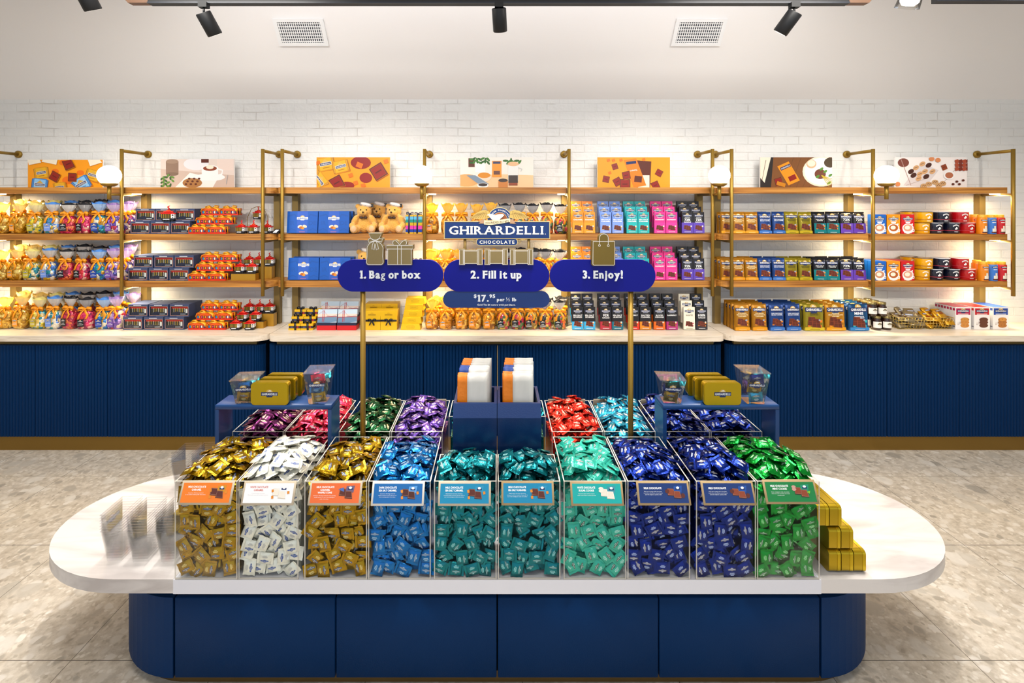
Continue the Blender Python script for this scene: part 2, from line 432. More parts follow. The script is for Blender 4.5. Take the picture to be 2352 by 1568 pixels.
def logo(mb, cx, cz, w, banner=NAVYINK, ink=None):
    """navy name banner under a pale eagle arch"""
    mb.disc(cx, cz + w * 0.10, w * 0.2, w * 0.16, GOLDINK, 10, 0, PI)
    mb.poly([(cx - w * 0.12, cz + w * 0.13), (cx, cz + w * 0.16), (cx + w * 0.14, cz + w * 0.15), (cx + w * 0.05, cz + w * 0.22), (cx - w * 0.03, cz + w * 0.2)], INK)
    mb.rect(cx, cz, w, w * 0.21, banner)
    mb.text('GHIRARDELLI', cx, cz, ink or INK, w=w * 0.9, h=w * 0.125, bold=0.025)
    mb.poly([(cx - w * 0.2, cz - w * 0.1), (cx - w * 0.15, cz - w * 0.19), (cx + w * 0.15, cz - w * 0.19), (cx + w * 0.2, cz - w * 0.1)], banner)
def choc_pic(mb, cx, cz, w, dark=CHOC, acc=CARAMEL):
    """two chocolate squares with pale moulded edges and a few pieces of filling"""
    for ax, az in ((-.42, -.2), (.4, -.24), (-.3, .2), (.46, .06)):
        mb.poly([(cx + (ax - .1) * w, cz + (az - .07) * w), (cx + (ax + .1) * w, cz + (az - .09) * w), (cx + (ax + .12) * w, cz + (az + .06) * w), (cx + (ax - .06) * w, cz + (az + .09) * w)], acc)
    for ox, oz in ((-.17, .05), (.14, -.06)):
        p = [(cx + (ox - .33) * w, cz + (oz - .24) * w), (cx + (ox + .3) * w, cz + (oz - .28) * w), (cx + (ox + .22) * w, cz + (oz + .25) * w), (cx + (ox - .24) * w, cz + (oz + .27) * w)]
        mb.poly(p, dark); mb.line(p, w * .035, CHOCL, True)
        mb.line([(cx + (ox - .03) * w, cz + (oz + .24) * w), (cx + (ox + .0) * w, cz + (oz - .25) * w)], w * .025, CHOCL)
        mb.line([(cx + (ox - .27) * w, cz + (oz + .01) * w), (cx + (ox + .25) * w, cz + (oz - .02) * w)], w * .025, CHOCL)

# ================================================================== the room
DW, DSL, DCB = 3.887, 3.492, 3.53             # wall, worktop front, cabinet front
ZU, ZL, ZC, ZT = 1.591, 1.234, 0.859, 1.9455  # upper shelf, lower shelf, worktop, top shelf
SEAM = 1.68
put('floor', MB().box(-5.2, 5.2, -2.6, DW + 0.1, -0.06, 0, stone_floor()), kind='structure', label='beige stone floor tiles with pebble flecks', cat='floor')
put('wall_back', MB().box(-5.2, 5.2, DW, DW + 0.12, 0, 2.72, brick()), kind='structure', label='white painted brick wall behind the shelves', cat='wall')
plaster = C('#f3f0ee', 0.8)
SL = 0.75                                                            # the soffit leans 3 forward for 4 up
z1 = 2.667; d1 = DW; z2 = 3.36; d2 = DW - SL * (z2 - z1)
put('ceiling', MB().add([(-5.2, d1, z1), (5.2, d1, z1), (5.2, d2, z2), (-5.2, d2, z2), (5.2, -2.6, z2), (-5.2, -2.6, z2),
    (-5.2, d1 + .12, z1), (5.2, d1 + .12, z1), (5.2, d1 + .12, z2 + .1), (-5.2, d1 + .12, z2 + .1), (5.2, -2.6, z2 + .1), (-5.2, -2.6, z2 + .1)],
    [(0, 1, 2, 3), (3, 2, 4, 5), (0, 6, 7, 1), (6, 9, 8, 7), (9, 11, 10, 8), (5, 4, 10, 11)], plaster), kind='structure', label='pale grey sloped ceiling above the brick wall', cat='ceiling')
side = C('#d8d4cc', 0.8)
put('wall_left', MB().box(-5.32, -5.2, -2.6, DW + .1, 0, 3.46, side), kind='structure')
put('wall_right', MB().box(5.2, 5.32, -2.6, DW + .1, 0, 3.46, side), kind='structure')

def vent():
    t = thing('ceiling_vent')
    w_, h_ = 0.186, 0.1
    m = MB()
    m.prism([(-w_, -h_), (w_, -h_), (w_, -h_ + .024), (-w_, -h_ + .024)], -0.012, 0, WHITE_M)
    m.prism([(-w_, h_ - .024), (w_, h_ - .024), (w_, h_), (-w_, h_)], -0.012, 0, WHITE_M)
    m.prism([(-w_, -h_ + .024), (-w_ + .028, -h_ + .024), (-w_ + .028, h_ - .024), (-w_, h_ - .024)], -0.012, 0, WHITE_M)
    m.prism([(w_ - .028, -h_ + .024), (w_, -h_ + .024), (w_, h_ - .024), (w_ - .028, h_ - .024)], -0.012, 0, WHITE_M)
    put('frame', m, t)
    put('duct_opening', MB().box(-w_ + .028, w_ - .028, -0.0012, -0.0004, -h_ + .024, h_ - .024, C('#2b3244', 0.7)), t)
    m = MB()
    for i in range(20):
        a = -w_ + .028 + (2 * w_ - .056) * (i + .5) / 20; m.box(a - .0032, a + .0032, -0.009, -0.0012, -h_ + .024, h_ - .024, WHITE_M)
    for i in range(7):
        b = -h_ + .024 + (2 * h_ - .048) * (i + .5) / 7; m.box(-w_ + .028, w_ - .028, -0.0105, -0.0092, b - .003, b + .003, WHITE_M)
    put('grille', m, t)
    return t
K = Kit(vent)
tl = math.atan2(0.6, 0.8)
for px, side_ in ((692, 'left'), (1604, 'right')):
    D = 3.565; z = 1.83 + (465 - 74) * D / F
    K.place((X(px, D), D - 0.001, z - 0.001), f'white metal air vent in the sloped ceiling, {side_} of the two', 'vent', 'ceiling air vents', tilt=tl)

# ------------------------------------------------------------------ track lights
def rail(x0, x1, D, z, label, ends=True, h=.06):
    t = thing('track_light_rail', label, 'light track')
    m = MB(); m.box(x0, x1, D - .02, D + .02, z, z + h, BLACK); m.box(x0, x1, D - .028, D - .02, z, z + .008, C('#1d2635', .35)); put('rail', m, t)
    if ends:
        for q in (x0, x1):
            sg = -1 if q == x0 else 1
            put('end_fitting', MB().prism([(q, z + .004), (q + sg * .12, z + .004), (q + sg * .17, z + h), (q, z + h)], D - .022, D + .022, C('#7a5a44', .5)), t)
    for q in (x0 + .3, x1 - .3):
        put('hanger', MB().box(q - .006, q + .006, D - .006, D + .006, z + h, 3.36, BLACK), t)
    return t
TD = 2.9; TZ = Z(11, TD)
rail(X(345, TD), X(1945, TD), TD, TZ, 'long black ceiling track holding three spotlights')
rail(X(2146, 2.75), 4.3, 2.75, Z(6, 2.75), 'black ceiling track cut off at the top right corner', ends=False)
rail(-4.3, X(290, 2.6), 2.6, Z(-60, 2.6), 'black ceiling track above the top left corner', ends=False)
def head(cx, cz, D, tx, ty, top, label, length=.135, r=.043):
    """can spotlight: centre of the can, tilt about the Y and X axes, height of the rail underside"""
    t = thing('track_spotlight', label, 'spotlight', (cx, D, cz), group='track spotlights')
    M = Matrix.Rotation(tx, 4, 'Y') @ Matrix.Rotation(ty, 4, 'X')
    m = MB(); m.lathe([(r * .93, -length / 2), (r, -length / 2 + .004), (r, length / 2 - .004), (r * .93, length / 2)], 28, BLACK, M)
    put('can', m, t)
    put('lens', MB().lathe([(0, -length / 2 - .0006), (r * .8, -length / 2 - .0006)], 20, emit('spot_lens', (1, .93, .82), 2.5), M, caps=False), t)
    p0 = M @ Vector((0, 0, length / 2 - .01))
    put('stem', MB().tube([p0, (p0.x, p0.y, top - cz - .02)], .006, 8, BLACK), t)
    put('adapter', MB().box(p0.x - .026, p0.x + .026, p0.y - .018, p0.y + .018, top - cz - .03, top - cz, BLACK), t)
    return t
head(X(480.5, TD), Z(55, TD), TD, math.radians(-18), .5, TZ, 'black track spotlight tilted to the right above the left vent')
head(X(1147.5, TD), Z(46, TD), TD, math.radians(-4), .5, TZ, 'black track spotlight hanging almost straight at the middle of the track')
head(X(1809, TD), Z(52, TD), TD, math.radians(28), .5, TZ, 'black track spotlight tilted strongly to the left, near the right vent')
head(X(197, 2.6), Z(-10, 2.6), 2.6, math.radians(-10), .5, Z(-60, 2.6) - .0005, 'black track spotlight cut off by the top left corner', length=.15)
t = thing('glass_spotlight', 'lit spotlight with clear glass rim beside the short right track', 'spotlight', (X(2090, 2.75), 2.75, Z(0, 2.75)), group='track spotlights')
M = Matrix.Rotation(math.radians(8), 4, 'Y') @ Matrix.Rotation(.35, 4, 'X')
put('glass_shade', MB().lathe([(.06, -.045), (.052, .05)], 28, clear('smoky_glass', tint=(.86, .85, .82), gl=.9), M, caps=False), t)
put('bulb', MB().lathe([(0, -.034), (.03, -.03), (.046, -.005), (.04, .03), (.015, .06), (0, .062)], 24, emit('lamp_face', (1, .97, .9), 4.0), M, caps=False), t)
put('stem', MB().tube([(0, 0, .05), (0, 0, .4)], .012, 10, BLACK), t)

# ------------------------------------------------------------------ wall counters
def corner_outline(x0, x1, y0, y1, rl, rr):
    """from above, anticlockwise; rl / rr round the two front corners"""
    p = []
    for i in range(9):
        a = PI + PI / 2 * i / 8
        p.append((x0 + rl + rl * math.cos(a), y0 + rl + rl * math.sin(a)) if rl else (x0, y0))
        if not rl: break
    for i in range(9):
        a = -PI / 2 + PI / 2 * i / 8
        p.append((x1 - rr + rr * math.cos(a), y0 + rr + rr * math.sin(a)) if rr else (x1, y0))
        if not rr: break
    return p + [(x1, y1), (x0, y1)]
PALE = marble('pale_wood_grain_laminate', '#ecdfcd', '#cdbda6', (2, 30, 30))
for x0, x1, rl, rr, lab in ((-4.9, -SEAM - .002, 0, .1, 'pale worktop on the left, under the gift bags and tram toys'),
                            (-SEAM + .002, SEAM - .012, .05, .05, 'pale worktop in the middle, behind the blue sign'),
                            (SEAM - .008, 4.9, .1, 0, 'pale worktop on the right, under the pouches and cookie boxes')):
    put('worktop', MB().slab(corner_outline(x0, x1, DSL, DW - .002, rl, rr), ZC - .042, ZC, PALE), label=lab, cat='worktop', group='wall counters')
def fluted(x0, x1, y, z0, z1, pitch=.0235):
    n = max(2, int(round((x1 - x0) / pitch))); p = []
    for i in range(n):
        a = x0 + (x1 - x0) * i / n; d = (x1 - x0) / n
        p += [(a, y + .007), (a + d * .18, y + .0015), (a + d * .5, y), (a + d * .82, y + .0015)]
    p += [(x1, y + .007), (x1, y + .022), (x0, y + .022)]
    return MB().slab(p, .104, .777, NAVY)
def quarter(cx, cy, r, left, z0, z1):
    """fluted rounded end of a run of cabinets"""
    p = []; n = 28
    for i in range(n + 1):
        a = (PI if left else -PI / 2) + PI / 2 * i / n; q = r - (.004 if i % 4 == 0 else 0)
        p.append((cx + q * math.cos(a), cy + q * math.sin(a)))
    return MB().slab(p + [(cx, cy)], z0, z1, NAVY)
cab_n = 0
runs = (([-4.5, -3.95, -3.41, -2.877, -2.33, -1.79], 'left', 'R'), ([-1.64, -1.09, -.545, 0, .545, 1.09, 1.61], 'middle', 'LR'), ([1.76, 2.33, 2.877, 3.41, 3.95, 4.5], 'right', 'L'))
for xs, nm, ends in runs:
    for i in range(len(xs) - 1):
        a, b = xs[i], xs[i + 1]
        w_ = ORD[i]
        t = thing('base_cabinet', f'navy fluted base cabinet, {w_} from left under the {nm} worktop', 'cabinet', (0, 0, 0), group=f'navy cabinets under the {nm} worktop')
        put('carcass', MB().box(a, b, DCB + .024, DW - .003, .1, .777, NAVY), t)
        put('door', fluted(a + .002, b - .002, DCB, .104, .777), t)
        put('recess_strip', MB().box(a, b, DCB + .035, DCB + .06, .777, ZC - .043, BRASSD), t)
        put('toe_kick', MB().box(a, b, DCB + .012, DCB + .04, 0, .104, C('#8a6a2a', .42, .55, name='brushed_bronze')), t)
        if nm == 'middle' and i == 3: put('brass_divider', MB().box(a + .0001, a + .0045, DCB - .001, DCB + .02, .45, .776, C('#c8b080', .4, .4)), t)
        if i == 0 and 'L' in ends: put('rounded_end', quarter(a, DCB + .06, .06, True, .104, .777), t)
        if i == len(xs) - 2 and 'R' in ends: put('rounded_end', quarter(b, DCB + .06, .06, False, .104, .777), t)

# ------------------------------------------------------------------ shelving
PD = 3.61; SF = 3.636; ZTOP = 2.233; ZBOT = 1.125; PR = .0128
def shelving(name_lab, posts, ends, lamp_side):
    t = thing('shelving_unit', name_lab, 'shelves', group='brass and oak wall shelving')
    zz = (ZT, ZU, ZL)
    for p in posts:
        m = MB(); m.tube([(p, PD, ZBOT), (p, PD, ZTOP)], PR, 14, BRASS); put('post', m, t)
        m = MB(); m.tube([(p, PD, ZTOP - PR), (p, DW - .012, ZTOP - PR)], PR * .95, 12, BRASS); r = put('wall_rod', m, t)
        put('flange', MB().lathe([(.029, 0), (.029, .012), (.02, .016)], 20, BRASS, Matrix.Translation((p, DW - .001, ZTOP - PR)) @ Matrix.Rotation(PI / 2, 4, 'X')), r)
        put('upright', MB().box(p - .024, p + .024, DW - .05, DW - .004, ZC + .001, ZT - .047, BRASSD), t)
        for z in zz:
            put('bracket', MB().box(p - .01, p + .01, PD, DW - .05, z - .046 - .019, z - .0465, BRASSD), t)
            ls = lamp_side.get(p)
            if ls:
                q = p + ls * .045
                put('shelf_lamp', MB().lathe([(.03, 0), (.03, .008)], 18, emit('shelf_lamp_glow', (1, .84, .5), 7.0), Matrix.Translation((q, 3.70, z - .055))), t)
                l = bpy.data.lights.new('shelf_lamp_light', 'AREA'); l.shape = 'DISK'; l.size = .055; l.energy = 1.5; l.color = (1, .78, .46)
                o = bpy.data.objects.new('shelf_lamp_light', l); COL.objects.link(o); o.location = (q, 3.70, z - .0562)
    for z in zz:
        for i in range(len(posts) - 1):
            a, b = posts[i] + .006, posts[i + 1] - .016
            rl = rr = 0
            if i == 0 and 'L' in ends: a = ends['L']; rl = ends.get('r', .05)
            if i == len(posts) - 2 and 'R' in ends: b = ends['R']; rr = ends.get('r', .05)
            put('shelf', MB().slab(corner_outline(a, b, SF, DW - .052, rl, rr), z - .046, z, WOOD), t)
    return t
shelving('brass and oak shelving on the left with gift bags and tram toys', [-3.88, -2.83, -1.767], {'R': -SEAM - .004, 'r': .09}, {-3.88: 1, -2.83: 1})
shelving('brass and oak shelving in the middle behind the blue sign', [-1.62, -.5475, .541, 1.623], {'L': -SEAM + .004, 'R': SEAM - .004, 'r': .04}, {-.5475: 1, .541: -1})
shelving('brass and oak shelving on the right with pouches, mugs and boxes', [1.767, 2.833, 3.889], {'L': SEAM + .004, 'r': .09}, {2.833: -1, 3.889: -1})

def globe_lamp(px, post, D, label):
    x = X(px, D); zc = Z(403, D)
    t = thing('globe_lamp', label, 'wall lamp', (x, D, zc), group='globe lamps on the brass posts')
    put('globe', MB().lathe([(.0746 * math.sin(PI * i / 16), -.0746 * math.cos(PI * i / 16)) for i in range(17)], 32, emit('opal_globe_glow', (1, .93, .8), 3.4), caps=False), t)
    put('cup', MB().lathe([(.0, -.083), (.03, -.081), (.05, -.068), (.054, -.057), (.049, -.0575)], 24, BRASS, caps=False), t)
    put('stem', MB().tube([(0, 0, -.175), (0, 0, -.08)], .0135, 12, BRASS), t)
    d = Vector((post - x, PD - D, 0)); d2_ = d.normalized() * .0138
    put('arm', MB().tube([(0, 0, -.14), (d.x - d2_.x, d.y - d2_.y, -.14)], .0085, 10, BRASS), t)
    l = bpy.data.lights.new('globe_light', 'POINT'); l.energy = 3.0; l.shadow_soft_size = .08; l.color = (1, .87, .68)
    o = bpy.data.objects.new('globe_light', l); COL.objects.link(o); o.location = (x, D - .005, zc + .01)
globe_lamp(251, -2.83, 3.52, 'lit white globe lamp beside the caramel squares picture')
globe_lamp(969, -.5475, 3.52, 'lit white globe lamp above the teddy bears and gift bags')
globe_lamp(1652, 1.623, 3.515, 'lit white globe lamp between the chocolate bars and the pouches')
globe_lamp(2036, 2.833, 3.52, 'lit white globe lamp beside the picture of cookies on white')

# ------------------------------------------------------------------ pictures standing on the top shelf
ORANGE = C('#f09a10', .4)
def picture(x0, x1, ytop, label, draw, D=3.80, bg=ORANGE):
    w_ = X(x1, D) - X(x0, D); h_ = Z(ytop, D) - ZT
    t = thing('picture_board', label, 'picture', ((X(x0, D) + X(x1, D)) / 2, D, ZT + .0005), group='photo boards on the top shelf')
    put('board', MB().box(-w_ / 2, w_ / 2, 0, .012, 0, h_, WHITE_M), t)
    m = MB(-.0002); m.rect(0, h_ / 2, w_ - .001, h_ - .001, bg); draw(m, w_, h_); put('print', clip(m, w_ / 2 - .0005, h_ - .0005), t)
def clip(m, hw, h):
    m.v = [(max(-hw, min(hw, a)), b, max(.0005, min(h, c))) for a, b, c in m.v]; return m
RED = C('#8c1c10', .35); AMBER = C('#e8700c', .35); BLUEW = C('#2f7fd0', .35); CREAM = C('#efe6d2', .5); GOLDW = C('#d09010', .35)
def sq(m, x, z, s, rot, c=CHOC):
    m.rect(x + s * .06, z - s * .06, s, s, C('#a85c08', .5), rot); m.rect(x, z, s, s, c, rot); m.rect(x, z, s * .86, s * .86, CHOCL, rot); m.rect(x, z, s * .8, s * .8, RED if c is CHOC else c, rot); m.rect(x, z, s * .5, s * .1, C('#5a1208', .4), rot)
def wrap(m, x, z, s, rot, c):
    sh = C('#a86a08' if c is GOLDW else '#1a5aa0', .5); lt = C('#f2c84a' if c is GOLDW else '#8cc4f0', .4)
    co, si = math.cos(rot), math.sin(rot)
    def R(a, b): return x + (a * co - b * si) * s, z + (a * si + b * co) * s
    m.poly([R(-.62, -.5), R(.7, -.56), R(.68, .4), R(-.6, .42)], C('#b86e0a', .5)); m.rect(x, z, s * 1.3, s * .86, sh, rot); m.rect(x, z, s * 1.06, s * .98, c, rot); m.poly([R(-.46, -.42), R(.46, -.42), R(.44, .42), R(-.46, .44)], lt if c is not GOLDW else C('#e2ac1e', .4))
    for q in (-.58, -.54, .54, .58): m.line([R(q, -.4), R(q, .4)], s * .015, lt)
    m.poly([R(-.3, .1), R(.3, .1), R(.1, .26), R(0, .36), R(-.12, .26)], GOLDINK); m.rect(x, z, s * .86, s * .24, INK, rot); m.rect(x, z, s * .8, s * .19, NAVYINK, rot); m.text('GHIRARDELLI', x, z, INK, w=s * .7, h=s * .1, rot=rot); a_, b_ = R(0, -.27); m.rect(a_, b_, s * .5, s * .05, sh, rot)
def pic1(m, w_, h_):
    for x, z, s in ((-.08, .13, .03), (.02, .06, .045), (.12, .12, .03), (.24, .06, .03), (-.02, .2, .03)): m.disc(x, z, s, s * .7, AMBER)
    wrap(m, -.19, .12, .09, .15, GOLDW); wrap(m, .22, .1, .09, -.3, GOLDW); wrap(m, -.2, .025, .1, -.1, BLUEW); wrap(m, .13, .03, .11, .5, BLUEW); wrap(m, -.04, .005, .08, .1, GOLDW)
    m.rect(-.12, .22, .12, .05, CREAM, -.2); m.rect(-.24, .22, .1, .06, CREAM, .2); m.rect(.24, .215, .1, .06, CREAM, .3)
    sq(m, -.08, .09, .07, -.5); sq(m, .06, .085, .065, -.05); sq(m, .03, .19, .08, .4)
def pic2(m, w_, h_):
    m.poly([(-w_ / 2, 0), (w_ / 2, 0), (w_ / 2, .1), (-w_ / 2, .15)], C('#cdb6a8', .5)); m.rect(.22, .2, .13, .12, C('#e6d2c8', .5))
    m.poly([(-.18, .0), (.12, -.0), (.16, .07), (-.06, .12)], C('#f2eeea', .5))
    m.rect(-.2, .16, .1, .1, C('#8e7260', .5)); m.disc(-.2, .11, .05, .015, C('#7c6250', .5)); m.disc(-.2, .21, .05, .018, C('#a08470', .5))
    m.disc(-.01, .19, .1, .05, C('#e8e6ea', .4)); m.rect(.06, .22, .06, .04, CHOC)
    m.disc(.1, .085, .12, .03, INK); m.rect(.1, .12, .13, .06, INK); m.disc(.1, .09, .065, .035, INK); m.disc(.1, .155, .068, .026, INK); m.disc(.1, .155, .055, .02, CHOCL); m.disc(.1, .165, .03, .016, CREAM)
    m.line([(.165, .15), (.2, .14), (.195, .11), (.16, .1)], .012, INK)
    m.disc(-.04, .04, .078, .038, C('#a8743e', .5))
    for q in range(9): m.disc(-.09 + .013 * q, .03 + .022 * (q % 3), .011, .008, CHOC, 7)
    for q in range(16): m.disc(-.285 + .018 * (q % 6), .015 + .028 * (q // 5) + .007 * (q % 3), .016, .008, C('#5a8a2a' if q % 2 else '#30561c', .5), 8, rot=1.1 * q)
    m.line([(.23, .03), (.24, .1)], .006, C('#c8c0bc', .3, .5))
def pic3(m, w_, h_):
    wrap(m, -.22, .19, .11, .2, GOLDW); wrap(m, -.27, .06, .11, -.9, GOLDW); wrap(m, -.1, .17, .1, .25, GOLDW)
    m.disc(.06, .2, .08, .05, RED); m.disc(.1, .08, .05, .04, RED); m.disc(-.05, .02, .06, .03, RED)
    sq(m, .2, .13, .11, .55); sq(m, -.13, .04, .1, .5); m.rect(.05, .18, .05, .04, AMBER, -.4)
    for x, z in ((-.02, .1), (.08, .02), (.26, .21), (.02, .04), (-.28, .2)): m.rect(x, z, .035, .03, AMBER, .3)
def pic4(m, w_, h_):
    m.poly([(-w_ / 2, 0), (w_ / 2, 0), (w_ / 2, .1), (0, .11), (-w_ / 2, .08)], C('#e9c79a', .5)); m.disc(-.24, .06, .1, .05, C('#d9a868', .5))
    m.rect(-.2, .2, .05, .07, C('#5a2a1c', .5)); m.rect(-.13, .17, .08, .09, INK)
    for q in range(14): m.disc(-.2 + .022 * (q % 7), .2 + .02 * (q // 7) + .006 * (q % 3), .02, .009, C('#3f7a2c' if q % 2 else '#245a1e', .5), 8, rot=.9 * q)
    for q in range(6): m.disc(.07 + .022 * q, .215 - .012 * (q % 2), .024, .009, C('#3f7a2c' if q % 2 else '#2c6424', .5), 8, rot=.8 * q)
    m.rect(.0, .15, .075, .13, C('#ee9114', .4)); m.rect(.0, .2, .06, .018, NAVYINK); m.rect(.0, .12, .05, .03, CHOC)
    m.disc(-.1, .085, .055, .035, C('#e6d6c2', .5)); m.disc(-.1, .1, .05, .022, C('#d68a20', .5)); m.poly([(-.24, .1), (-.17, .1), (-.06, .03), (-.13, .02)], C('#7c92a8', .6))
    m.disc(-.11, .02, .045, .02, INK); m.disc(-.11, .025, .036, .013, C('#2a140c', .3))
    m.rect(.05, .03, .075, .06, C('#c9813e', .5)); m.disc(.05, .06, .037, .014, C('#2a140c', .3))
    m.rect(.13, .12, .08, .13, C('#dfe2e0', .3)); m.rect(.13, .07, .075, .06, C('#2c140a', .3)); m.rect(.13, .03, .07, .02, C('#8a3a10', .4)); m.disc(.13, .19, .045, .018, C('#e3b88c', .5)); m.line([(.17, .16), (.2, .15), (.19, .13)], .008, C('#c8ccca', .3))
def pic5(m, w_, h_):
    m.poly([(.01, .22), (.14, .21), (.13, .0), (.02, 0)], CHOC); m.rect(.08, .05, .09, .1, CREAM)
    m.poly([(-.08, .22), (.02, .235), (.1, .02), (.0, -.01)], C('#f07c10', .4)); m.rect(-.02, .2, .08, .022, NAVYINK, .12); m.text('CARAMEL', .0, .14, INK, w=.06, h=.012, rot=.12); m.rect(.035, .07, .06, .05, CHOC, -.1)
    for x, z, s, r in ((-.15, .17, .045, .3), (-.22, .07, .05, -.2), (-.13, .05, .06, .5), (-.07, .03, .08, 0), (-.06, .1, .06, .2), (.2, .12, .05, -.5), (.17, .02, .06, .4)): sq(m, x, z, s, r)
    for x, z in ((-.2, .22), (-.16, .22), (-.19, .12), (-.1, .22), (.08, .225)): m.rect(x, z, .022, .02, AMBER, .4)
def pic6(m, w_, h_):
    for q in range(5): m.line([(-.1 + .05 * q, 0), (-.02 + .06 * q, h_)], .002, C('#4a2a10', .5))
    m.poly([(-w_ / 2, 0), (-.2, 0), (-.18, h_), (-w_ / 2, h_)], C('#1d1512', .5)); m.poly([(-w_ / 2, .08), (-.25, .04), (-.2, h_), (-w_ / 2, h_)], CREAM); m.line([(-.27, .06), (-.24, .22)], .004, C('#7a5a40', .5))
    m.poly([(-.15, .17), (-.06, .21), (.03, .06), (-.06, .02)], C('#f2940e', .4)); m.rect(-.085, .165, .085, .024, NAVYINK, .42); m.text('GHIRARDELLI', -.085, .165, INK, w=.075, h=.012, rot=.42); m.rect(-.03, .08, .06, .04, RED, .42)
    sq(m, -.14, .05, .06, .3); m.rect(-.12, .03, .07, .03, C('#c8820e', .4), -.3)
    m.disc(.2, .13, .15, .12, CREAM, 26); m.disc(.2, .13, .135, .108, INK, 26); m.disc(.12, .19, .04, .035, C('#d8b48c', .5)); m.disc(.12, .195, .032, .026, CREAM); m.disc(.19, .11, .045, .04, C('#6a2e14', .4)); m.disc(.27, .2, .05, .04, C('#4a3a24', .5))
    for x, z in ((.2, .15), (.23, .13), (.27, .1), (.17, .09), (.26, .04)): m.disc(x, z, .018, .01, C('#4f8a2a', .5), 8, rot=.6)
    for q in range(6): m.line([(.2, .1), (.26 + .012 * q, .01 + .012 * q)], .004, C('#c8b020', .5))
def pic7(m, w_, h_):
    m.poly([(-.22, .02), (-.05, 0), (.06, .14), (-.08, .2)], C('#dcd4d4', .4)); m.line([(.06, .0), (.24, .2)], .005, C('#b8a8a4', .5)); m.line([(-.2, .02), (-.05, .07)], .004, C('#b8a8a4', .5))
    m.disc(-.22, .2, .045, .035, C('#7c4438', .4)); m.line([(-.24, .23), (-.16, .02)], .005, C('#b09088', .4))
    for i, (x, z) in enumerate(((-.16, .13), (-.12, .16), (-.09, .11), (-.14, .1), (-.05, .13), (-.07, .19), (-.02, .18), (.01, .13), (-.1, .075), (-.04, .09))):
        m.disc(x, z, .026, .018, C('#d8a878' if i % 3 else '#4a2418', .4), 12, rot=.5); m.line([(x - .015, z - .004), (x + .015, z + .006)], .003, C('#3a1c12', .4))
    for i, (x, z) in enumerate(((-.02, .03), (.03, .045), (.06, .02), (-.06, .015), (.09, .035))):
        m.disc(x, z, .027, .02, C('#c8a070', .4), 12)
        for q in range(4): m.disc(x - .012 + .008 * q, z + .006 * (q % 2), .004, .003, CHOC, 6)
    m.disc(.14, .1, .045, .035, INK); m.disc(.14, .1, .032, .024, C('#b06a4a', .4))
    sq(m, .1, .165, .04, .4, CHOCL)
    for i in range(12): m.rect(.2 + .03 * (i % 4), .21 - .03 * (i // 4), .03, .028, C('#7a2c1c' if i % 2 else '#a84a30', .4), .3)
    for x, z in ((.17, .03), (.2, .05), (.22, .03), (.25, .06)): m.disc(x, z, .012, .009, CHOC, 8)
    for x, z in ((-.27, .03), (.05, .22), (.0, .23)): m.disc(x, z, .022, .018, C('#d88a58', .4), 10)
picture(64, 236, 367, 'orange picture board with caramel squares and two blue wrappers', pic1)
picture(369, 538, 365, 'picture board showing a hot cocoa cup and a cookie', pic2, bg=C('#dfcfc6', .5))
picture(727, 896, 361, 'orange picture board with large chocolate squares and yellow wrappers', pic3)
picture(1057, 1225, 361, 'picture board of a kitchen table with coffee press and plants', pic4, bg=C('#efe8e0', .5))
picture(1372, 1539, 361, 'orange picture board with one upright orange chocolate bar', pic5)
picture(1746, 1911, 361, 'dark wood picture board with orange bar and white plate', pic6, bg=C('#7a4a1c', .5))
picture(2056, 2221, 361, 'picture board of cookies and brownies on a white table', pic7, bg=C('#f2ecea', .5))

# ================================================================== the island
D0, D2 = 1.774, 2.50; DM = (D0 + D2) / 2; ZTAB = 0.435; ZRIM = 0.797
MARB = marble('white_veined_marble', '#ded8d4', '#b9b1ae', (1, 5, 6))
TRAYW = C('#e2e2ea', .35)
def end_curve(sx, a, b, cx, n=28):
    return [(sx * (cx + a * math.sin(t)), DM - b * math.cos(t)) for t in [PI * i / n for i in range(n + 1)]]
t = thing('marble_tabletop', 'long white table top with rounded marble ends', 'table top', (0, 0, 0))
for sx in (-1, 1):
    c = end_curve(sx, .47, (D2 - D0) / 2, 1.42)
    p = [(sx * 1.2005, D0)] + c + [(sx * 1.2005, D2)]
    if sx < 0: p = p[::-1]
    put('marble_end', MB().slab(p, ZTAB - .052, ZTAB, MARB), t)
m = MB(); m.box(-1.2, 1.2, D0 - .001, D2 + .001, ZTAB - .054, ZTAB - .001, TRAYW)
put('centre_tray', m, t)
t = thing('display_counter', 'navy island base with rounded ends and plain front panels', 'counter base', (0, 0, 0))
BF = 1.80; BB = 2 * DM - BF; br = DM - BF
for i, (a, b) in enumerate(((-1.215, -.608), (-.608, 0), (0, .608), (.608, 1.215))):
    put('front_panel', MB().rbox(a + .0022, b - .0022, BF, BF + .03, .043, .345, .003, NAVY, seg=1), t)
    put('back_panel', MB().box(a + .002, b - .002, BB - .03, BB, .043, .345, NAVY), t)
for sx in (-1, 1):
    c = [(sx * (1.219 + br * math.sin(q)), DM - br * math.cos(q)) for q in [PI * i / 30 for i in range(31)]]
    if sx < 0: c = c[::-1]
    put('end_panel', MB().slab(c, .043, .345, NAVY, smooth=False), t)
m = MB()
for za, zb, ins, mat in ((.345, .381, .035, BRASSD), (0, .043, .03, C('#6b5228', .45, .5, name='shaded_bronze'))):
    q = br - ins
    c = [(1.2 + q * math.sin(u), DM - q * math.cos(u)) for u in [PI * i / 20 for i in range(21)]] + [(-1.2 - q * math.sin(u), DM + q * math.cos(u)) for u in [PI * i / 20 for i in range(21)]]
    m = MB(); m.slab(c, za, zb, mat); put('recess_strip' if za else 'toe_kick', m, t)

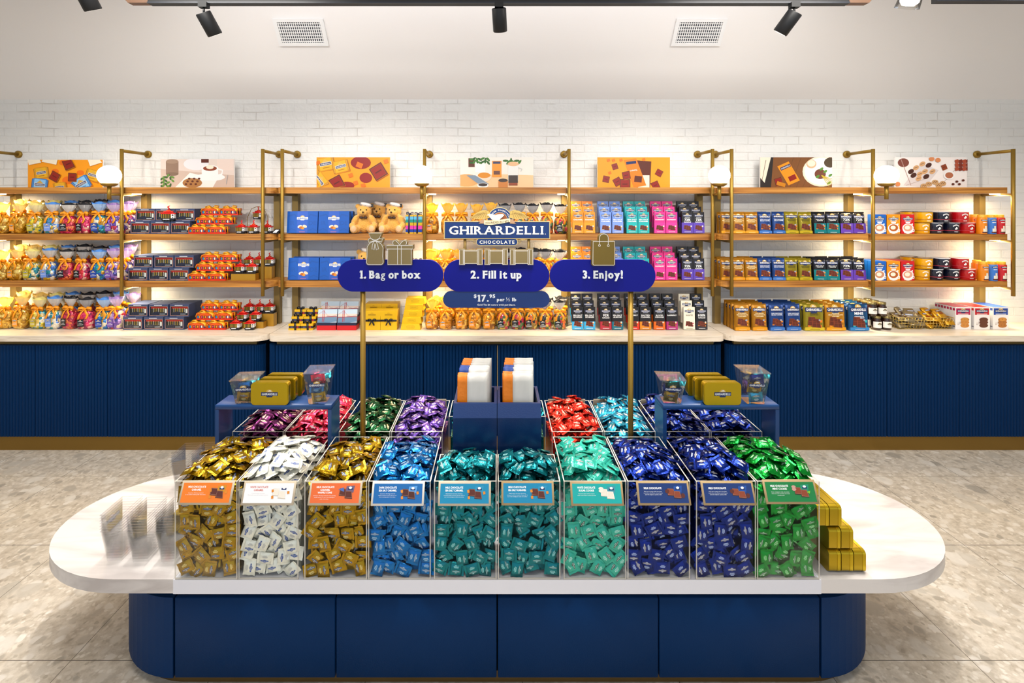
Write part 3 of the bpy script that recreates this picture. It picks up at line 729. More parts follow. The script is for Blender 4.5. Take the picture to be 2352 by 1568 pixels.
# ------------------------------------------------------------------ acrylic bins
PITCH = .24; TH = .004
FR = (D0, 2.112); RR = (2.158, D2)
def col_x(k): return -1.2 + PITCH * k + (.016 if k == 8 else .006 if k % 2 == 0 else .002), -1.2 + PITCH * (k + 1) - (.016 if k == 1 else .006 if k % 2 else .002)
def acrylic_bin(x0, x1, y0, y1, z1=ZRIM, label='', back_z=None):
    t = thing('acrylic_bin', label, 'bin', ((x0 + x1) / 2, (y0 + y1) / 2, ZTAB), group='clear acrylic sweet bins')
    hx, hy, h = (x1 - x0) / 2, (y1 - y0) / 2, z1 - ZTAB; e = .0012
    def pane(name, b, ed):
        m = MB(); m.box(*b, ACRYL)
        for q in ed: m.box(*q, EDGE)
        put(name, m, t)
    pane('front_panel', (-hx, hx, -hy, -hy + TH, 0, h), [(-hx, hx, -hy, -hy + TH, h, h + e), (-hx, hx, -hy, -hy + TH, -0.0, .004)])
    pane('back_panel', (-hx, hx, hy - TH, hy, 0, h), [(-hx, hx, hy - TH, hy, h, h + e)])
    for s_ in (-1, 1):
        a, b = sorted((s_ * hx, s_ * (hx - TH)))
        pane('side_panel', (a, b, -hy + TH, hy - TH, 0, h), [(a, b, -hy + TH, hy - TH, h, h + e), (a, b, -hy - e, -hy, 0, h)])
    put('base', MB().box(-hx + TH, hx - TH, -hy + TH, hy - TH, 0, .004, ACRYL), t)
    return t
# colour of the sweets, banner ink, words
GOLD = ('#a07c05', '#35528e', '#e8d48a', 'gold'); WHT = ('#e6e6d8', '#35569a', '#b4b4b4', 'white')
MIDB = ('#0c68b0', '#6f7f9a', '#a8cdea', 'bright blue'); TEAL = ('#04737c', '#5a7a7c', '#9adcdc', 'teal')
MINT = ('#25ac96', '#54534f', '#b0ece0', 'mint green'); RBLU = ('#04237a', '#8d8478', '#b8c8f0', 'royal blue')
GREEN = ('#048a2c', '#5f6f66', '#a8e8a8', 'green'); PLUM = ('#5a1a4c', '#d4a088', '#e8d0c0', 'plum')
PINK = ('#d8304f', '#8a6a78', '#f0c8b0', 'coral pink'); DKGR = ('#06401e', '#a08a60', '#c8e8c0', 'dark green')
LILA = ('#6a4aa8', '#b08c90', '#e8dcf8', 'lilac'); REDC = ('#d0200e', '#a87868', '#ffd8c0', 'red'); CYAN = ('#2a9fc4', '#b0988c', '#f0ffff', 'light cyan')
def wrapper_geo(col, crude=False):
    """a foil wrapped square: pillow body, two crimped fins, printed name banner and word lines"""
    h, ban, ink, nm = col
    met = .2 if nm in ('white', 'mint green') else .78
    mat = foil(h, met, .24); bm_ = C(ban, .4); im = C(ink, .45)
    a, b, th = .0226, .0226, .0052
    g = [-1, -.8, 0, .8, 1] if not crude else [-1, -.75, .75, 1]
    n = len(g); m = MB(); v = []; f = []
    for s_ in (1, -1):
        o = len(v)
        for j in g:
            for i in g: v.append((a * i, b * j, s_ * th if abs(i) < .95 and abs(j) < .95 else 0))
        for j in range(n - 1):
            for i in range(n - 1):
                q = (o + j * n + i, o + j * n + i + 1, o + (j + 1) * n + i + 1, o + (j + 1) * n + i); f.append(q if s_ > 0 else q[::-1])
    m.add(v, f, mat, smooth=True)
    for s_ in (1, -1):
        k = 5; vv = []
        for i in range(k): y = -b + 2 * b * i / (k - 1); vv += [(s_ * a * .98, y, 0), (s_ * (a + .0072), y, .0011 * (-1) ** i)]
        m.add(vv, [(2 * i, 2 * i + 1, 2 * i + 3, 2 * i + 2) for i in range(k - 1)], mat, smooth=True)
    z = th + .00025
    def q4(cx, cy, w_, hh, mt): m.add([(cx - w_ / 2, cy - hh / 2, z), (cx + w_ / 2, cy - hh / 2, z), (cx + w_ / 2, cy + hh / 2, z), (cx - w_ / 2, cy + hh / 2, z)], [(0, 1, 2, 3)], mt)
    z += .0001
    m.add([(-.0145, .0042, z), (.0145, .0042, z), (.0145, .0092, z), (.007, .01, z), (0, .0145, z), (-.007, .01, z), (-.0145, .0092, z)], [tuple(range(7))], bm_)
    m.add([(-.006, .0045, z), (-.003, .002, z), (.003, .002, z), (.006, .0045, z)], [(0, 1, 2, 3)], bm_)
    z += .0001
    q4(0, .0068, .022, .0014, im); q4(0, .0112, .006, .002, im); q4(0, -.0052, .017, .0019, im); q4(0, -.0088, .02, .0021, im)
    if not crude: q4(0, -.0124, .012, .0017, im)
    return m
def deposit(pts, w_, d_, h0, rnd, tilt=.12, clampg=.55, th=.0095, wob=.25):
    """drop squares one by one on a height field; returns 4x4 matrices (x, y in the field, z up)"""
    g = .006; nx, ny = int(w_ / g) + 1, int(d_ / g) + 1
    xx, yy = np.meshgrid(np.arange(nx) * g, np.arange(ny) * g)
    H = h0(xx, yy).astype(float); out = []
    for p in pts:
        if p is None:
            best = None
            for _ in range(7):
                cx, cy = rnd.uniform(.024, w_ - .024), rnd.uniform(.024, d_ - .024)
                near = (abs(xx - cx) < .02) & (abs(yy - cy) < .02)
                q = (H[near] - h0(xx[near], yy[near])).mean()
                if best is None or q < best[0]: best = (q, cx, cy)
            cx, cy = best[1:]; yaw = rnd.uniform(0, 2 * PI)
        else: cx, cy, yaw = p
        c, s_ = math.cos(yaw), math.sin(yaw)
        u = (xx - cx) * c + (yy - cy) * s_; v = -(xx - cx) * s_ + (yy - cy) * c
        mk = (abs(u) < .0282) & (abs(v) < .0225)
        if mk.sum() < 6: continue
        A = np.stack([u[mk], v[mk], np.ones(mk.sum())], 1); hs = H[mk]
        ga, gb, _ = np.linalg.lstsq(A, hs, rcond=None)[0]
        ga = max(-clampg, min(clampg, ga + rnd.gauss(0, tilt))); gb = max(-clampg, min(clampg, gb + rnd.gauss(0, tilt)))
        z0 = np.percentile(hs - ga * u[mk] - gb * v[mk], 88)
        ex = np.array([c, s_, ga]); ex /= np.linalg.norm(ex); ey = np.array([-s_, c, gb]); ey -= ex * ey.dot(ex); ey /= np.linalg.norm(ey); ez = np.cross(ex, ey)
        M = np.eye(4); M[:3, 0] = ex; M[:3, 1] = ey; M[:3, 2] = ez; M[:3, 3] = (cx, cy, z0 + th * .55)
        out.append(M)
        H[mk] = np.maximum(H[mk], z0 + ga * u[mk] + gb * v[mk] + th)
    return out
def heap_mesh(geo, Ms, extra=None):
    V = np.array(geo.v); n = len(V); m = MB(); m.mats = list(geo.mats)
    V4 = np.c_[V, np.ones(n)]; vs = []
    for i, M in enumerate(Ms):
        vs.append((V4 @ np.asarray(M).T)[:, :3]); o = i * n
        m.f += [tuple(o + q for q in f) for f in geo.f]; m.m += geo.m; m.s += geo.s
    m.v = [tuple(q) for q in np.concatenate(vs)]
    if extra: m.box(*extra, m.mats[0])
    return m
def keep(m, xa, xb, ya, yb): m.v = [(min(max(a, xa), xb), min(max(b, ya), yb), max(c, ZTAB + .0045)) for a, b, c in m.v]
FRONT = [GOLD, WHT, GOLD, MIDB, TEAL, TEAL, MINT, RBLU, RBLU, GREEN]
REAR = [PLUM, PINK, DKGR, LILA, TEAL, TEAL, REDC, CYAN, RBLU, RBLU]
FNAME = ['first front bin from left', 'second front bin from left', 'third front bin from left', 'fourth front bin from left', 'left short teal bin', 'right short teal bin',
         'mint green front bin', 'left royal blue front bin', 'right royal blue front bin', 'last front bin on the right']
RNAME = ['first rear bin from left', 'second rear bin from left', 'third rear bin from left', 'fourth rear bin from left', 'left short rear bin', 'right short rear bin',
         'seventh rear bin from left', 'eighth rear bin from left', 'ninth rear bin from left', 'last rear bin on the right']
rnd = random.Random(5)
FLIPX = np.diag([1.0, -1.0, -1.0, 1.0])
_geo = {}
def geos(c):
    if c not in _geo:
        g = wrapper_geo(c); _geo[c] = (g, wrapper_geo(c, True), g.mesh('wrapped_chocolate'))
    return _geo[c]
for k in range(10):
    x0, x1 = col_x(k); c = FRONT[k]; short = k in (4, 5)
    y0, y1 = FR[0], (1.965 if short else FR[1])
    acrylic_bin(x0, x1, y0, y1, label=f'clear acrylic bin of {c[3]} wrapped squares, {FNAME[k]}')
    ix, iw = x0 + TH + .001, x1 - x0 - 2 * TH - .002
    # squares lying flat against the front pane
    gf, gc, me = geos(c)
    fh = .318; pts = []
    for r in range(7):
        for q in range(4):
            pts.append((.026 + (iw - .052) * q / 3 + rnd.uniform(-.013, .013) + (.012 if r % 2 else -.012) * (0 < q < 3), .026 + (fh - .05) * r / 6 + rnd.uniform(-.012, .012), rnd.choice([0, PI / 2, PI, -PI / 2]) + rnd.gauss(0, .5)))
    rnd.shuffle(pts)
    lay = deposit(pts, iw, fh, lambda a, b: a * 0, rnd, tilt=.05, clampg=.3)
    B = np.array([[1, 0, 0, ix], [0, 0, 1, y0 + TH + .0015], [0, 1, 0, ZTAB + .006], [0, 0, 0, 1.0]])     # field x,y,z -> world x, z, y
    g_ = f'{c[3]} squares behind the front pane of the {FNAME[k]}'
    for i, M in enumerate(lay):
        o = bpy.data.objects.new('wrapped_chocolate', me); COL.objects.link(o)
        R = B @ M @ FLIPX; fl = R.copy(); fl[:3, 0] = -R[:3, 0]                                           # keep it right-handed
        o.matrix_world = Matrix([list(map(float, q)) for q in fl])
        tag(o, f'{c[3]} wrapped square pressed against the pane of the {FNAME[k]}', 'chocolate', g_)
    # the squares behind them and the heap on top: nobody could count these
    H2 = np.zeros(1)
    Ms = []
    back = deposit([None] * 48, iw, .32, lambda a, b: a * 0 + .013, rnd, tilt=.3, clampg=.7)
    for M in back: R = B @ M @ FLIPX; R[:3, 0] = -R[:3, 0]; Ms.append(R)
    iy0, iy1 = y0 + TH + .002, y1 - TH - .002; dd = iy1 - iy0
    top = .775 - ZTAB
    rise = {1: .028, 2: .012, 7: .02, 8: .02, 9: .024, 0: .022}.get(k, .012)
    hf = (lambda a, b, T=top, R_=rise, dd=dd, iw=iw: T - .05 + R_ * np.sin(PI * a / iw) * np.sin(PI * np.clip(b / dd * 1.15, 0, 1)) - .03 * np.clip(b / dd, 0, 1) ** 2)
    for M in deposit([None] * int(84 if short else 140), iw, dd, hf, rnd, tilt=.14, clampg=.4):
        T = np.eye(4); T[:3, 3] = (ix, iy0, ZTAB); Ms.append(T @ M)
    hm = heap_mesh(gc, Ms, (ix + .004, ix + iw - .004, y0 + .04, iy1 - .004, ZTAB + .006, ZTAB + top - .07))
    keep(hm, ix, ix + iw, y0 + TH + .001, y1 - TH - .001)
    put('chocolate_heap', hm, label=f'heap of loose {c[3]} wrapped squares filling the {FNAME[k]}', cat='chocolates', kind='stuff', group='loose wrapped chocolates in the bins')
for k in range(10):
    x0, x1 = col_x(k); c = REAR[k]; short = k in (4, 5)
    y0, y1 = (2.31 if short else RR[0]), RR[1]
    acrylic_bin(x0, x1, y0, y1, label=f'clear acrylic bin of {c[3]} wrapped squares, {RNAME[k]}')
    ix, iw = x0 + TH + .001, x1 - x0 - 2 * TH - .002
    iy0, iy1 = y0 + TH + .002, y1 - TH - .002; dd = iy1 - iy0; top = .765 - ZTAB
    hf = (lambda a, b, T=top, dd=dd, iw=iw: T - .058 + .012 * np.sin(PI * a / iw) + .02 * np.clip(b / dd, 0, 1))
    gf, gc, me = geos(c); Ms = []
    for M in deposit([None] * int(60 if short else 128), iw, dd, hf, rnd, tilt=.15, clampg=.4):
        T = np.eye(4); T[:3, 3] = (ix, iy0, ZTAB); Ms.append(T @ M)
    hm = heap_mesh(gc, Ms, (ix + .003, ix + iw - .003, iy0 + .004, iy1 - .003, ZTAB + .006, ZTAB + top - .07))
    keep(hm, ix, ix + iw, y0 + TH + .001, y1 - TH - .001)
    put('chocolate_heap', hm, label=f'heap of loose {c[3]} wrapped squares filling the {RNAME[k]}', cat='chocolates', kind='stuff', group='loose wrapped chocolates in the bins')

# ------------------------------------------------------------------ cards hooked over the front panes
FRAMEC = C('#c3b49c', .5); FRAMED = C('#a98f66', .5)
CARDS = [(0, '#f07d10', ['MILK CHOCOLATE', 'CARAMEL'], ['Luscious, flowing caramel', 'in our slow melting milk chocolate'], '#ffffff', CHOC, GOLDW, FRAMEC, 'orange'),
         (1, '#f6f4f4', ['WHITE CHOCOLATE', 'CARAMEL'], ['Creamy white chocolate', 'filled with smooth buttery caramel'], '#d0746a', C('#efe6d6', .4), C('#eef0f4', .4), FRAMEC, 'white'),
         (2, '#e66a2c', ['MILK CHOCOLATE', 'CARAMEL', 'WAFFLE CONE'], ['Luscious, flowing caramel with crunchy', 'waffle pieces in our rich indulgent', 'milk chocolate'], '#ffffff', CHOC, C('#6a5a78', .4), FRAMEC, 'orange red'),
         (3, '#0f63a8', ['DARK CHOCOLATE', 'SEA SALT CARAMEL'], ['Luscious, flowing caramel', 'with a touch of sea salt in our', 'slow melting dark chocolate'], '#ffffff', C('#4a2016', .4), C('#5a9ad8', .4), C('#ddd6cc', .5), 'blue'),
         (4, '#0c86b0', ['MILK CHOCOLATE', 'SEA SALT CARAMEL'], ['Experience luscious, buttery', 'caramel with a touch of sea salt in', 'our rich indulgent milk chocolate'], '#ffffff', CHOC, C('#2a90b8', .4), FRAMEC, 'blue teal'),
         (5, '#0c86b0', ['MILK CHOCOLATE', 'SEA SALT CARAMEL'], ['Experience luscious, buttery', 'caramel with a touch of sea salt in', 'our rich indulgent milk chocolate'], '#ffffff', CHOC, C('#2a90b8', .4), FRAMED, 'blue teal'),
         (6, '#0aa6a2', ['WHITE CHOCOLATE', 'SUGAR COOKIE'], ['Real chocolate white creamy', 'with crisp little cookie pieces'], '#ffffff', C('#e6dccb', .4), C('#3a90a0', .4), FRAMED, 'aqua'),
         (7, '#0a2f6e', ['MILK CHOCOLATE'], ['Rich and creamy milk chocolate', 'made from the finest cocoa beans', 'and the highest quality milk'], '#ffffff', CHOCL, C('#1a4a9a', .4), FRAMED, 'navy'),
         (8, '#0a2f6e', ['MILK CHOCOLATE'], ['Rich and creamy milk chocolate', 'made from the finest cocoa beans', 'and the highest quality milk'], '#ffffff', CHOCL, C('#1a4a9a', .4), FRAMED, 'navy'),
         (9, '#0a7a38', ['MILK CHOCOLATE', 'MINT COOKIE'], ['Rich, indulgent milk chocolate', 'with mint and crunchy chocolate', 'cookie bits'], '#ffffff', CHOCL, C('#1a8a6a', .4), FRAMED, 'green')]
cards_px = [(474, 1129), (617, 1130), (770, 1130), (914, 1131), (1067, 1131), (1212, 1130), (1371, 1131), (1524, 1130), (1673, 1130), (1816, 1127)]
for (k, bg, head_, body, ink, ch, wr, fr_, nm), (px, py) in zip(CARDS, cards_px):
    D = D0 - .02; s_ = F / D; cx = X(px, D); cz = Z(py + 2, D)
    cw, chh = .193, .078
    tl = -.42                                                        # leans back at the top
    t = thing('product_card', f'{nm} product card reading {" ".join(head_).lower()}' + {4: ', on the left teal bin', 5: ', on the right teal bin', 7: ', on the left royal blue bin', 8: ', on the right royal blue bin'}.get(k, ', hooked on its bin'), 'card', (cx, D, cz), group='product cards on the bins')
    t.rotation_euler = (tl, 0, 0)
    put('card_frame', MB().rbox(-cw / 2, cw / 2, 0, .004, -chh / 2, chh / 2, .0015, fr_, seg=1), t)
    m = MB(-.0002); m.st = 5e-5
    m.rect(0, 0, cw - .015, chh - .015, C(bg, .3)); im = C(ink, .4)
    z = .016 if len(head_) == 1 else .019
    big = .0062 if len(head_) < 3 else .0058
    tx = -.038
    hk = C('#e02010', .4) if k == 1 else im
    for L_ in head_:
        ww = min(.066, .0042 * len(L_) + .006); m.text(L_, tx, z, hk if k != 1 else C('#d0604e', .4), w=ww, h=big, bold=.03); z -= big * 1.5
    z -= .001
    for L_ in body: m.text(L_, tx, z, C('#b9b4b4', .4) if k == 1 else im, w=.0021 * len(L_) + .002, h=.0026, bold=.0); z -= .0052
    cxp = .042
    m.poly([(cxp - .006, .0), (cxp + .024, .002), (cxp + .028, .024), (cxp - .002, .022)], wr); m.rect(cxp + .012, .013, .018, .006, NAVYINK); m.disc(cxp + .012, .017, .006, .004, INK, 8)
    light = k in (1, 6)
    for (ax, az) in ((-.014, .002), (.008, -.006)):
        m.poly([(cxp + ax - .014, az - .01), (cxp + ax + .014, az - .012), (cxp + ax + .01, az + .012), (cxp + ax - .012, az + .013)], C('#3a140a' if not light else '#d8c8b0', .4))
        m.poly([(cxp + ax - .012, az - .007), (cxp + ax + .013, az - .009), (cxp + ax + .009, az + .011), (cxp + ax - .011, az + .012)], ch)
        m.line([(cxp + ax - .012, az - .007), (cxp + ax + .013, az - .009), (cxp + ax + .009, az + .011), (cxp + ax - .011, az + .012)], .0012, C('#b07a62' if not light else '#ffffff', .4), True)
    if k in (0, 1, 3, 4, 5):
        for ax, az in ((-.028, .007), (-.026, -.013), (.03, .002)): m.rect(cxp + ax, az, .008, .009, CARAMEL, .15)
    elif k == 6:
        for az in (.016, .008): m.disc(cxp - .026, az, .009, .005, C('#f0e4d4', .4), 10)
    elif k == 9:
        for az in (.016, .008): m.disc(cxp - .028, az, .008, .005, C('#c8988a', .4), 10)
        m.poly([(cxp + .016, .0), (cxp + .03, .004), (cxp + .026, -.006)], C('#7ac020', .4))
    elif k == 2: m.poly([(cxp - .032, .012), (cxp - .012, .018), (cxp - .01, .004)], C('#4a6ab0', .4))
    else: m.disc(cxp + .028, -.008, .008, .008, CHOC, 8); m.disc(cxp - .028, .006, .008, .007, CHOC, 8)
    put('card_print', m, t)
    put('hook', MB().box(-.05, .05, .004, .022, chh / 2 - .004, chh / 2 - .0015, fr_), t)
for k, nm in ((0, 'plum'), (1, 'coral pink'), (2, 'dark green'), (3, 'lilac'), (6, 'red'), (7, 'cyan'), (8, 'royal blue')):
    D = D2 + .012; x0, x1 = col_x(k); cx = (x0 + x1) / 2
    t = thing('product_card', f'back of the product card hooked on the rear edge of the {nm} bin', 'card', (cx, D, .772), group='product cards on the bins')
    t.rotation_euler = (.42, 0, 0)
    put('card_frame', MB().rbox(-.0965, .0965, -.004, 0, -.039, .039, .0015, FRAMEC, seg=1), t)
    put('hook', MB().box(-.05, .05, -.018, -.004, .0375, .039, FRAMEC), t)

# ------------------------------------------------------------------ blue riser tables standing between the bins
RIS = C('#0e4078', .35, name='blue_lacquer')
def riser(x0, x1, label):
    ya, yb = 2.075, 2.185; zt = .953
    t = thing('riser_table', label, 'display stand', ((x0 + x1) / 2, ya, ZTAB), group='blue display stands over the bins')
    h = (x1 - x0) / 2
    put('top', MB().rbox(-h, h, 0, yb - ya, zt - ZTAB - .02, zt - ZTAB, .0015, RIS, seg=1), t)
    for s_ in (-1, 1):
        a, b = sorted((s_ * h, s_ * (h - .016)))
        put('leg', MB().box(a, b, .0005, yb - ya - .0005, 0, zt - ZTAB - .0203, RIS), t)
    return zt
riser(-1.2225, -.7185, 'blue display stand straddling the plum and coral pink bins')
riser(.7185, 1.2225, 'blue display stand straddling the two rear royal blue bins')

# ------------------------------------------------------------------ gold tins
TINM = C('#b6981a', .26, .75, name='gold_tin'); TINL = C('#c8aa20', .22, .8, name='gold_tin_lid')
def tin():
    """standing on its long side, lid towards -Y: 0.166 wide, 0.098 high, 0.046 thick, base at z = 0"""
    t = thing('gold_tin')
    w_, h_ = .083, .098
    put('body', MB().prism(rrect(-w_ + .001, w_ - .001, .001, h_ - .001, .016), .014, .046, TINM, smooth=True), t)
    m = MB(); m.prism(rrect(-w_, w_, 0, h_, .017), .003, .0145, TINL, smooth=True); m.prism(rrect(-w_ + .003, w_ - .003, .003, h_ - .003, .015), 0, .003, TINL, smooth=True)
    lid = put('lid', m, t)
    m = MB(-.0002); logo(m, 0, h_ * .5, .074); put('label_print', m, lid)
    return t
KT = Kit(tin)
for sx, xs, rz, nm in ((-1, (-.985, -.975, -.965), .06, 'plum'), (1, (.975, .957, .945), -.03, 'royal blue')):
    for i, x in enumerate(xs):
        KT.place((x, 2.083 + .0495 * i - (.0 if i else 0) - .012, .9532), f'gold tin, {ORD[i]} from the front on the {"left" if sx < 0 else "right"} blue display stand', 'tin', 'gold tins on the display stands', rz=0, scale=(.98, .72, 1))
# tins piled like bricks on the marble end, lids turned sideways
def pile(sx, rows, nm, y):
    zb = ZTAB + .0003
    for r, (n, xe) in enumerate(rows):
        for i in range(n):
            x = xe - sx * .0475 * i
            KT.place((x, y + (.0 if sx > 0 else .0), zb), f'gold tin on edge, {nm} marble end, {["bottom", "middle", "top"][r]} layer, {ORD[i]} from outside', 'tin', 'gold tins piled on the marble ends', rz=(PI / 2 if sx > 0 else -PI / 2), scale=(1.25, 1, .86))
        zb += .0848
pile(1, [(3, 1.39), (2, 1.342), (2, 1.298)], 'right', 1.905)
pile(-1, [(3, -1.37), (2, -1.325), (1, -1.28)], 'left', 2.12)

# ================================================================== the blue sign on two posts
SD = 2.118; SS = F / SD
def sx_(px): return (px - CX) / SS
def sz_(py): return HC + (HZ - py) / SS
SERIF = {'1': '', 'B': 'bl tl', 'a': 'br', 'g': '', 'r': 'bl tl', 'b': 'tl', 'x': 'bl br tl tr', 'F': 'bl tl', 'i': 'bm', 'l': 'bm tl', 'u': 'tl br', 'p': 'tl bl', 'E': 'bl tl', 'n': 'bl br tl', 'y': 'tl tr',
         'h': 'bl br tl', 't': 'br', 'w': 'tl tr', 'e': '', 'H': 'bl br tl tr', 'I': 'bm tm', 'R': 'bl br tl', 'A': 'bl br', 'D': 'bl tl', 'L': 'bl tl', 'G': '', '7': '', 'm': 'bl tl br', 'T': 'bm', 'd': 'tr br'}
def serif(m, s, x0, x1, zb, cap, mat, depth=0.0, bold=.03, dup_=.03, sw=.16, track=.085):
    """heavy lettering with small serifs, from x0 to x1 on the base line zb"""
    V = []; Fc = []; cur = 0.0
    LY = []
    def quad(a, b, c, d):
        LY.extend([2] * 4); o = len(V); V.extend([(a, c), (b, c), (b, d), (a, d)]); Fc.append((o, o + 1, o + 2, o + 3))
    for ch in s:
        if ch == ' ': cur += .26; continue
        v, f = text_geo(ch, bold if ch not in 'g' else 0.0); lo = v.min(0); hi = v.max(0)
        for k in ((0, dup_) if dup_ else (0,)):
            o = len(V); LY += [1 if k else 0] * len(v); V += [(a - lo[0] + cur + k, b) for a, b in v]; Fc += [tuple(o + q for q in g) for g in f]
        if ch == '1':
            quad(cur - .1, cur + .06, hi[1] - .17, hi[1] - .09); quad(cur - .05, cur + .06, hi[1] - .1, hi[1]); quad(cur - .09, cur + hi[0] - lo[0] + dup_ + .09, 0, .07); cur += .07
        wd = hi[0] - lo[0] + dup_; st = .055 + dup_ / 2 + bold / 2
        for c in SERIF.get(ch, '').split():
            px = {'l': cur + st, 'r': cur + wd - st, 'm': cur + wd / 2 + (.03 if ch == '1' else 0)}[c[1]]
            if c[0] == 'b': b0 = min(lo[1], 0) if ch in 'py' else max(lo[1], 0) - bold * .3; quad(px - sw / 2 - .02, px + sw / 2 + .02, b0, b0 + .07)
            else: quad(px - sw / 2 - (.03 if ch not in 'HIRADEL' else .01), px + sw / 2 - (.03 if ch not in 'HIRADEL' else -.01), hi[1] - .07, hi[1])
        cur += wd + track
    V = np.array(V); lo, hi = V[:, 0].min(), V[:, 0].max()
    kx = (x1 - x0) / (hi - lo); kz = cap / .73
    m.y -= m.st
    P = [(x0 + (a - lo) * kx, m.y - depth - 6e-5 * q, zb + b * kz) for (a, b), q in zip(V, LY)]
    m.add(P, Fc, mat)
    if depth:
        n = len(P); cnt = set()
        for g in Fc:
            for i in range(len(g)): cnt.add((g[i], g[(i + 1) % len(g)]))
        m.add(P + [(a, m.y, b) for a, _, b in P], [(a, a + n, b + n, b) for a, b in cnt if (b, a) not in cnt], mat)
sign = thing('step_sign', 'royal blue three part sign on two brass posts over the sweet bins', 'sign', (0, SD, ZTAB))
def sp(name, mb, parent=None):
    o = put(name, mb, parent or sign)
    return o
oz = ZTAB                                                            # sign parts are built around (0, SD, ZTAB)
def lz(py): return sz_(py) - oz
for px in (831, 1451):
    sp('post', MB().tube([(sx_(px), .018, 0), (sx_(px), .018, lz(668))], .0115, 18, BRASS))
    sp('foot', MB().lathe([(.02, 0.0003), (.02, .006), (.0115, .007)], 20, BRASS, Matrix.Translation((sx_(px), .018, 0))))
LET = C('#eef1f6', .4)
rims = C('#c9bcd8', .35)
caps = []
for px, ttl, xa, xb, nm in ((896.5, '1. Bag or box', 827, 966, 'first'), (1140.5, '2. Fill it up', 1081, 1198, 'second'), (1384.5, '3. Enjoy!', 1338, 1430, 'third')):
    hw, hh = .2335, .0703; c = sx_(px); z = lz(633)
    p = [(c + hw - hh + hh * math.cos(a), z + hh * math.sin(a)) for a in [-PI / 2 + PI * i / 24 for i in range(25)]] + [(c - hw + hh + hh * math.cos(a), z + hh * math.sin(a)) for a in [PI / 2 + PI * i / 24 for i in range(25)]]
    pl = sp('plaque', MB().prism(p, 0, .02, ROYAL, side=ROYAL))
    m = MB(-.0002); serif(m, ttl, sx_(xa), sx_(xb), lz(638.5), 18.2 / SS, LET, depth=.006)
    sp('lettering', m, pl)
    caps.append(pl)
hw, hh = .2365, .037; c = sx_(1140); z = lz(688)
p = [(c + hw - hh + hh * math.cos(a), z + hh * math.sin(a)) for a in [-PI / 2 + PI * i / 20 for i in range(21)]] + [(c - hw + hh + hh * math.cos(a), z + hh * math.sin(a)) for a in [PI / 2 + PI * i / 20 for i in range(21)]]
PRB = C('#053072', .4, name='price_plate_blue')
pl = sp('price_plate', MB().prism(p, .006, .018, PRB))
m = MB(.0058)
serif(m, '$', sx_(1088), sx_(1094.5), lz(684), 8 / SS, LET); serif(m, '17.', sx_(1096.5), sx_(1122.5), lz(692.5), 15.5 / SS, LET); serif(m, '95', sx_(1123.8), sx_(1137.5), lz(684.5), 8.4 / SS, LET)
serif(m, 'per', sx_(1141), sx_(1159), lz(692), 8 / SS, LET)
serif(m, '1', sx_(1162.5), sx_(1165), lz(688), 4.6 / SS, LET, bold=.01); m.line([(sx_(1163), lz(692)), (sx_(1170), lz(684))], .0012, LET); serif(m, '2', sx_(1167.8), sx_(1171), lz(692), 4.6 / SS, LET, bold=.01)
serif(m, 'lb', sx_(1176), sx_(1186), lz(692), 8 / SS, LET)
serif(m, 'Gold Tin $6 extra with purchase.', sx_(1096), sx_(1184), lz(702), 3.9 / SS, LET, bold=.02)
sp('lettering', m, pl)
# bronze cut-out pictures standing on the plaques
ICN = C('#86744a', .5, .2, name='bronze_cut_out'); LNE = C('#dcd8d2', .4)
def icon(name, outline, lines, circles=(), y0=-.02, y1=.016, col=ICN):
    o = sp(name, MB().prism([(sx_(a), lz(b)) for a, b in outline], y0, y1, col))
    m = MB(y0 - .0002)
    for L_, cl in lines: m.line([(sx_(a), lz(b)) for a, b in L_], .0024, LNE, cl)
    for a, b, r in circles: m.line([(sx_(a) + r / SS * math.cos(q), lz(b) + r / SS * math.sin(q)) for q in [2 * PI * i / 14 for i in range(14)]], .0022, LNE, True)
    sp('outline', m, o)
def zx(a, b): return (820 + a / 14.7, 520 + b / 14.7)
sack = [zx(*q) for q in ((420, 205), (880, 205), (805, 370), (880, 375), (915, 410), (890, 530), (860, 560), (915, 650), (935, 760), (930, 1000), (945, 1200), (915, 1265), (850, 1290), (420, 1290), (365, 1265), (338, 1200), (360, 1000), (352, 760), (370, 650), (440, 540), (405, 510), (410, 400), (500, 380))][::-1]
icon('bag_icon', sack, [([zx(*q) for q in ((435, 215), (865, 215), (790, 385), (700, 440), (600, 440), (505, 385))], True),
    ([zx(*q) for q in ((600, 450), (505, 395), (450, 400), (415, 460), (440, 520), (600, 480), (650, 465), (700, 480), (870, 510), (895, 410), (800, 395), (700, 450))], True),
    ([zx(*q) for q in ((590, 490), (460, 560), (385, 680), (380, 1000), (360, 1200), (400, 1255), (440, 1265), (860, 1265), (905, 1230), (920, 1180), (905, 1000), (915, 700), (860, 580), (710, 490))], True),
    ([zx(*q) for q in ((610, 490), (560, 600), (545, 760), (580, 740), (615, 780), (645, 560))], False), ([zx(*q) for q in ((645, 560), (695, 785), (730, 745), (770, 750), (735, 610), (690, 490))], False)])
bowl = [zx(1470 + 235 * math.sin(q) - (0), 615 - 0) for q in ()]
gift = [zx(*q) for q in ((1020, 605), (1240, 605), (1220, 520), (1260, 450), (1340, 435), (1420, 490), (1470, 560), (1530, 490), (1600, 440), (1680, 450), (1725, 520), (1700, 605), (1920, 605), (1920, 755), (1875, 755), (1875, 1285), (1060, 1285), (1060, 755), (1020, 755))][::-1]
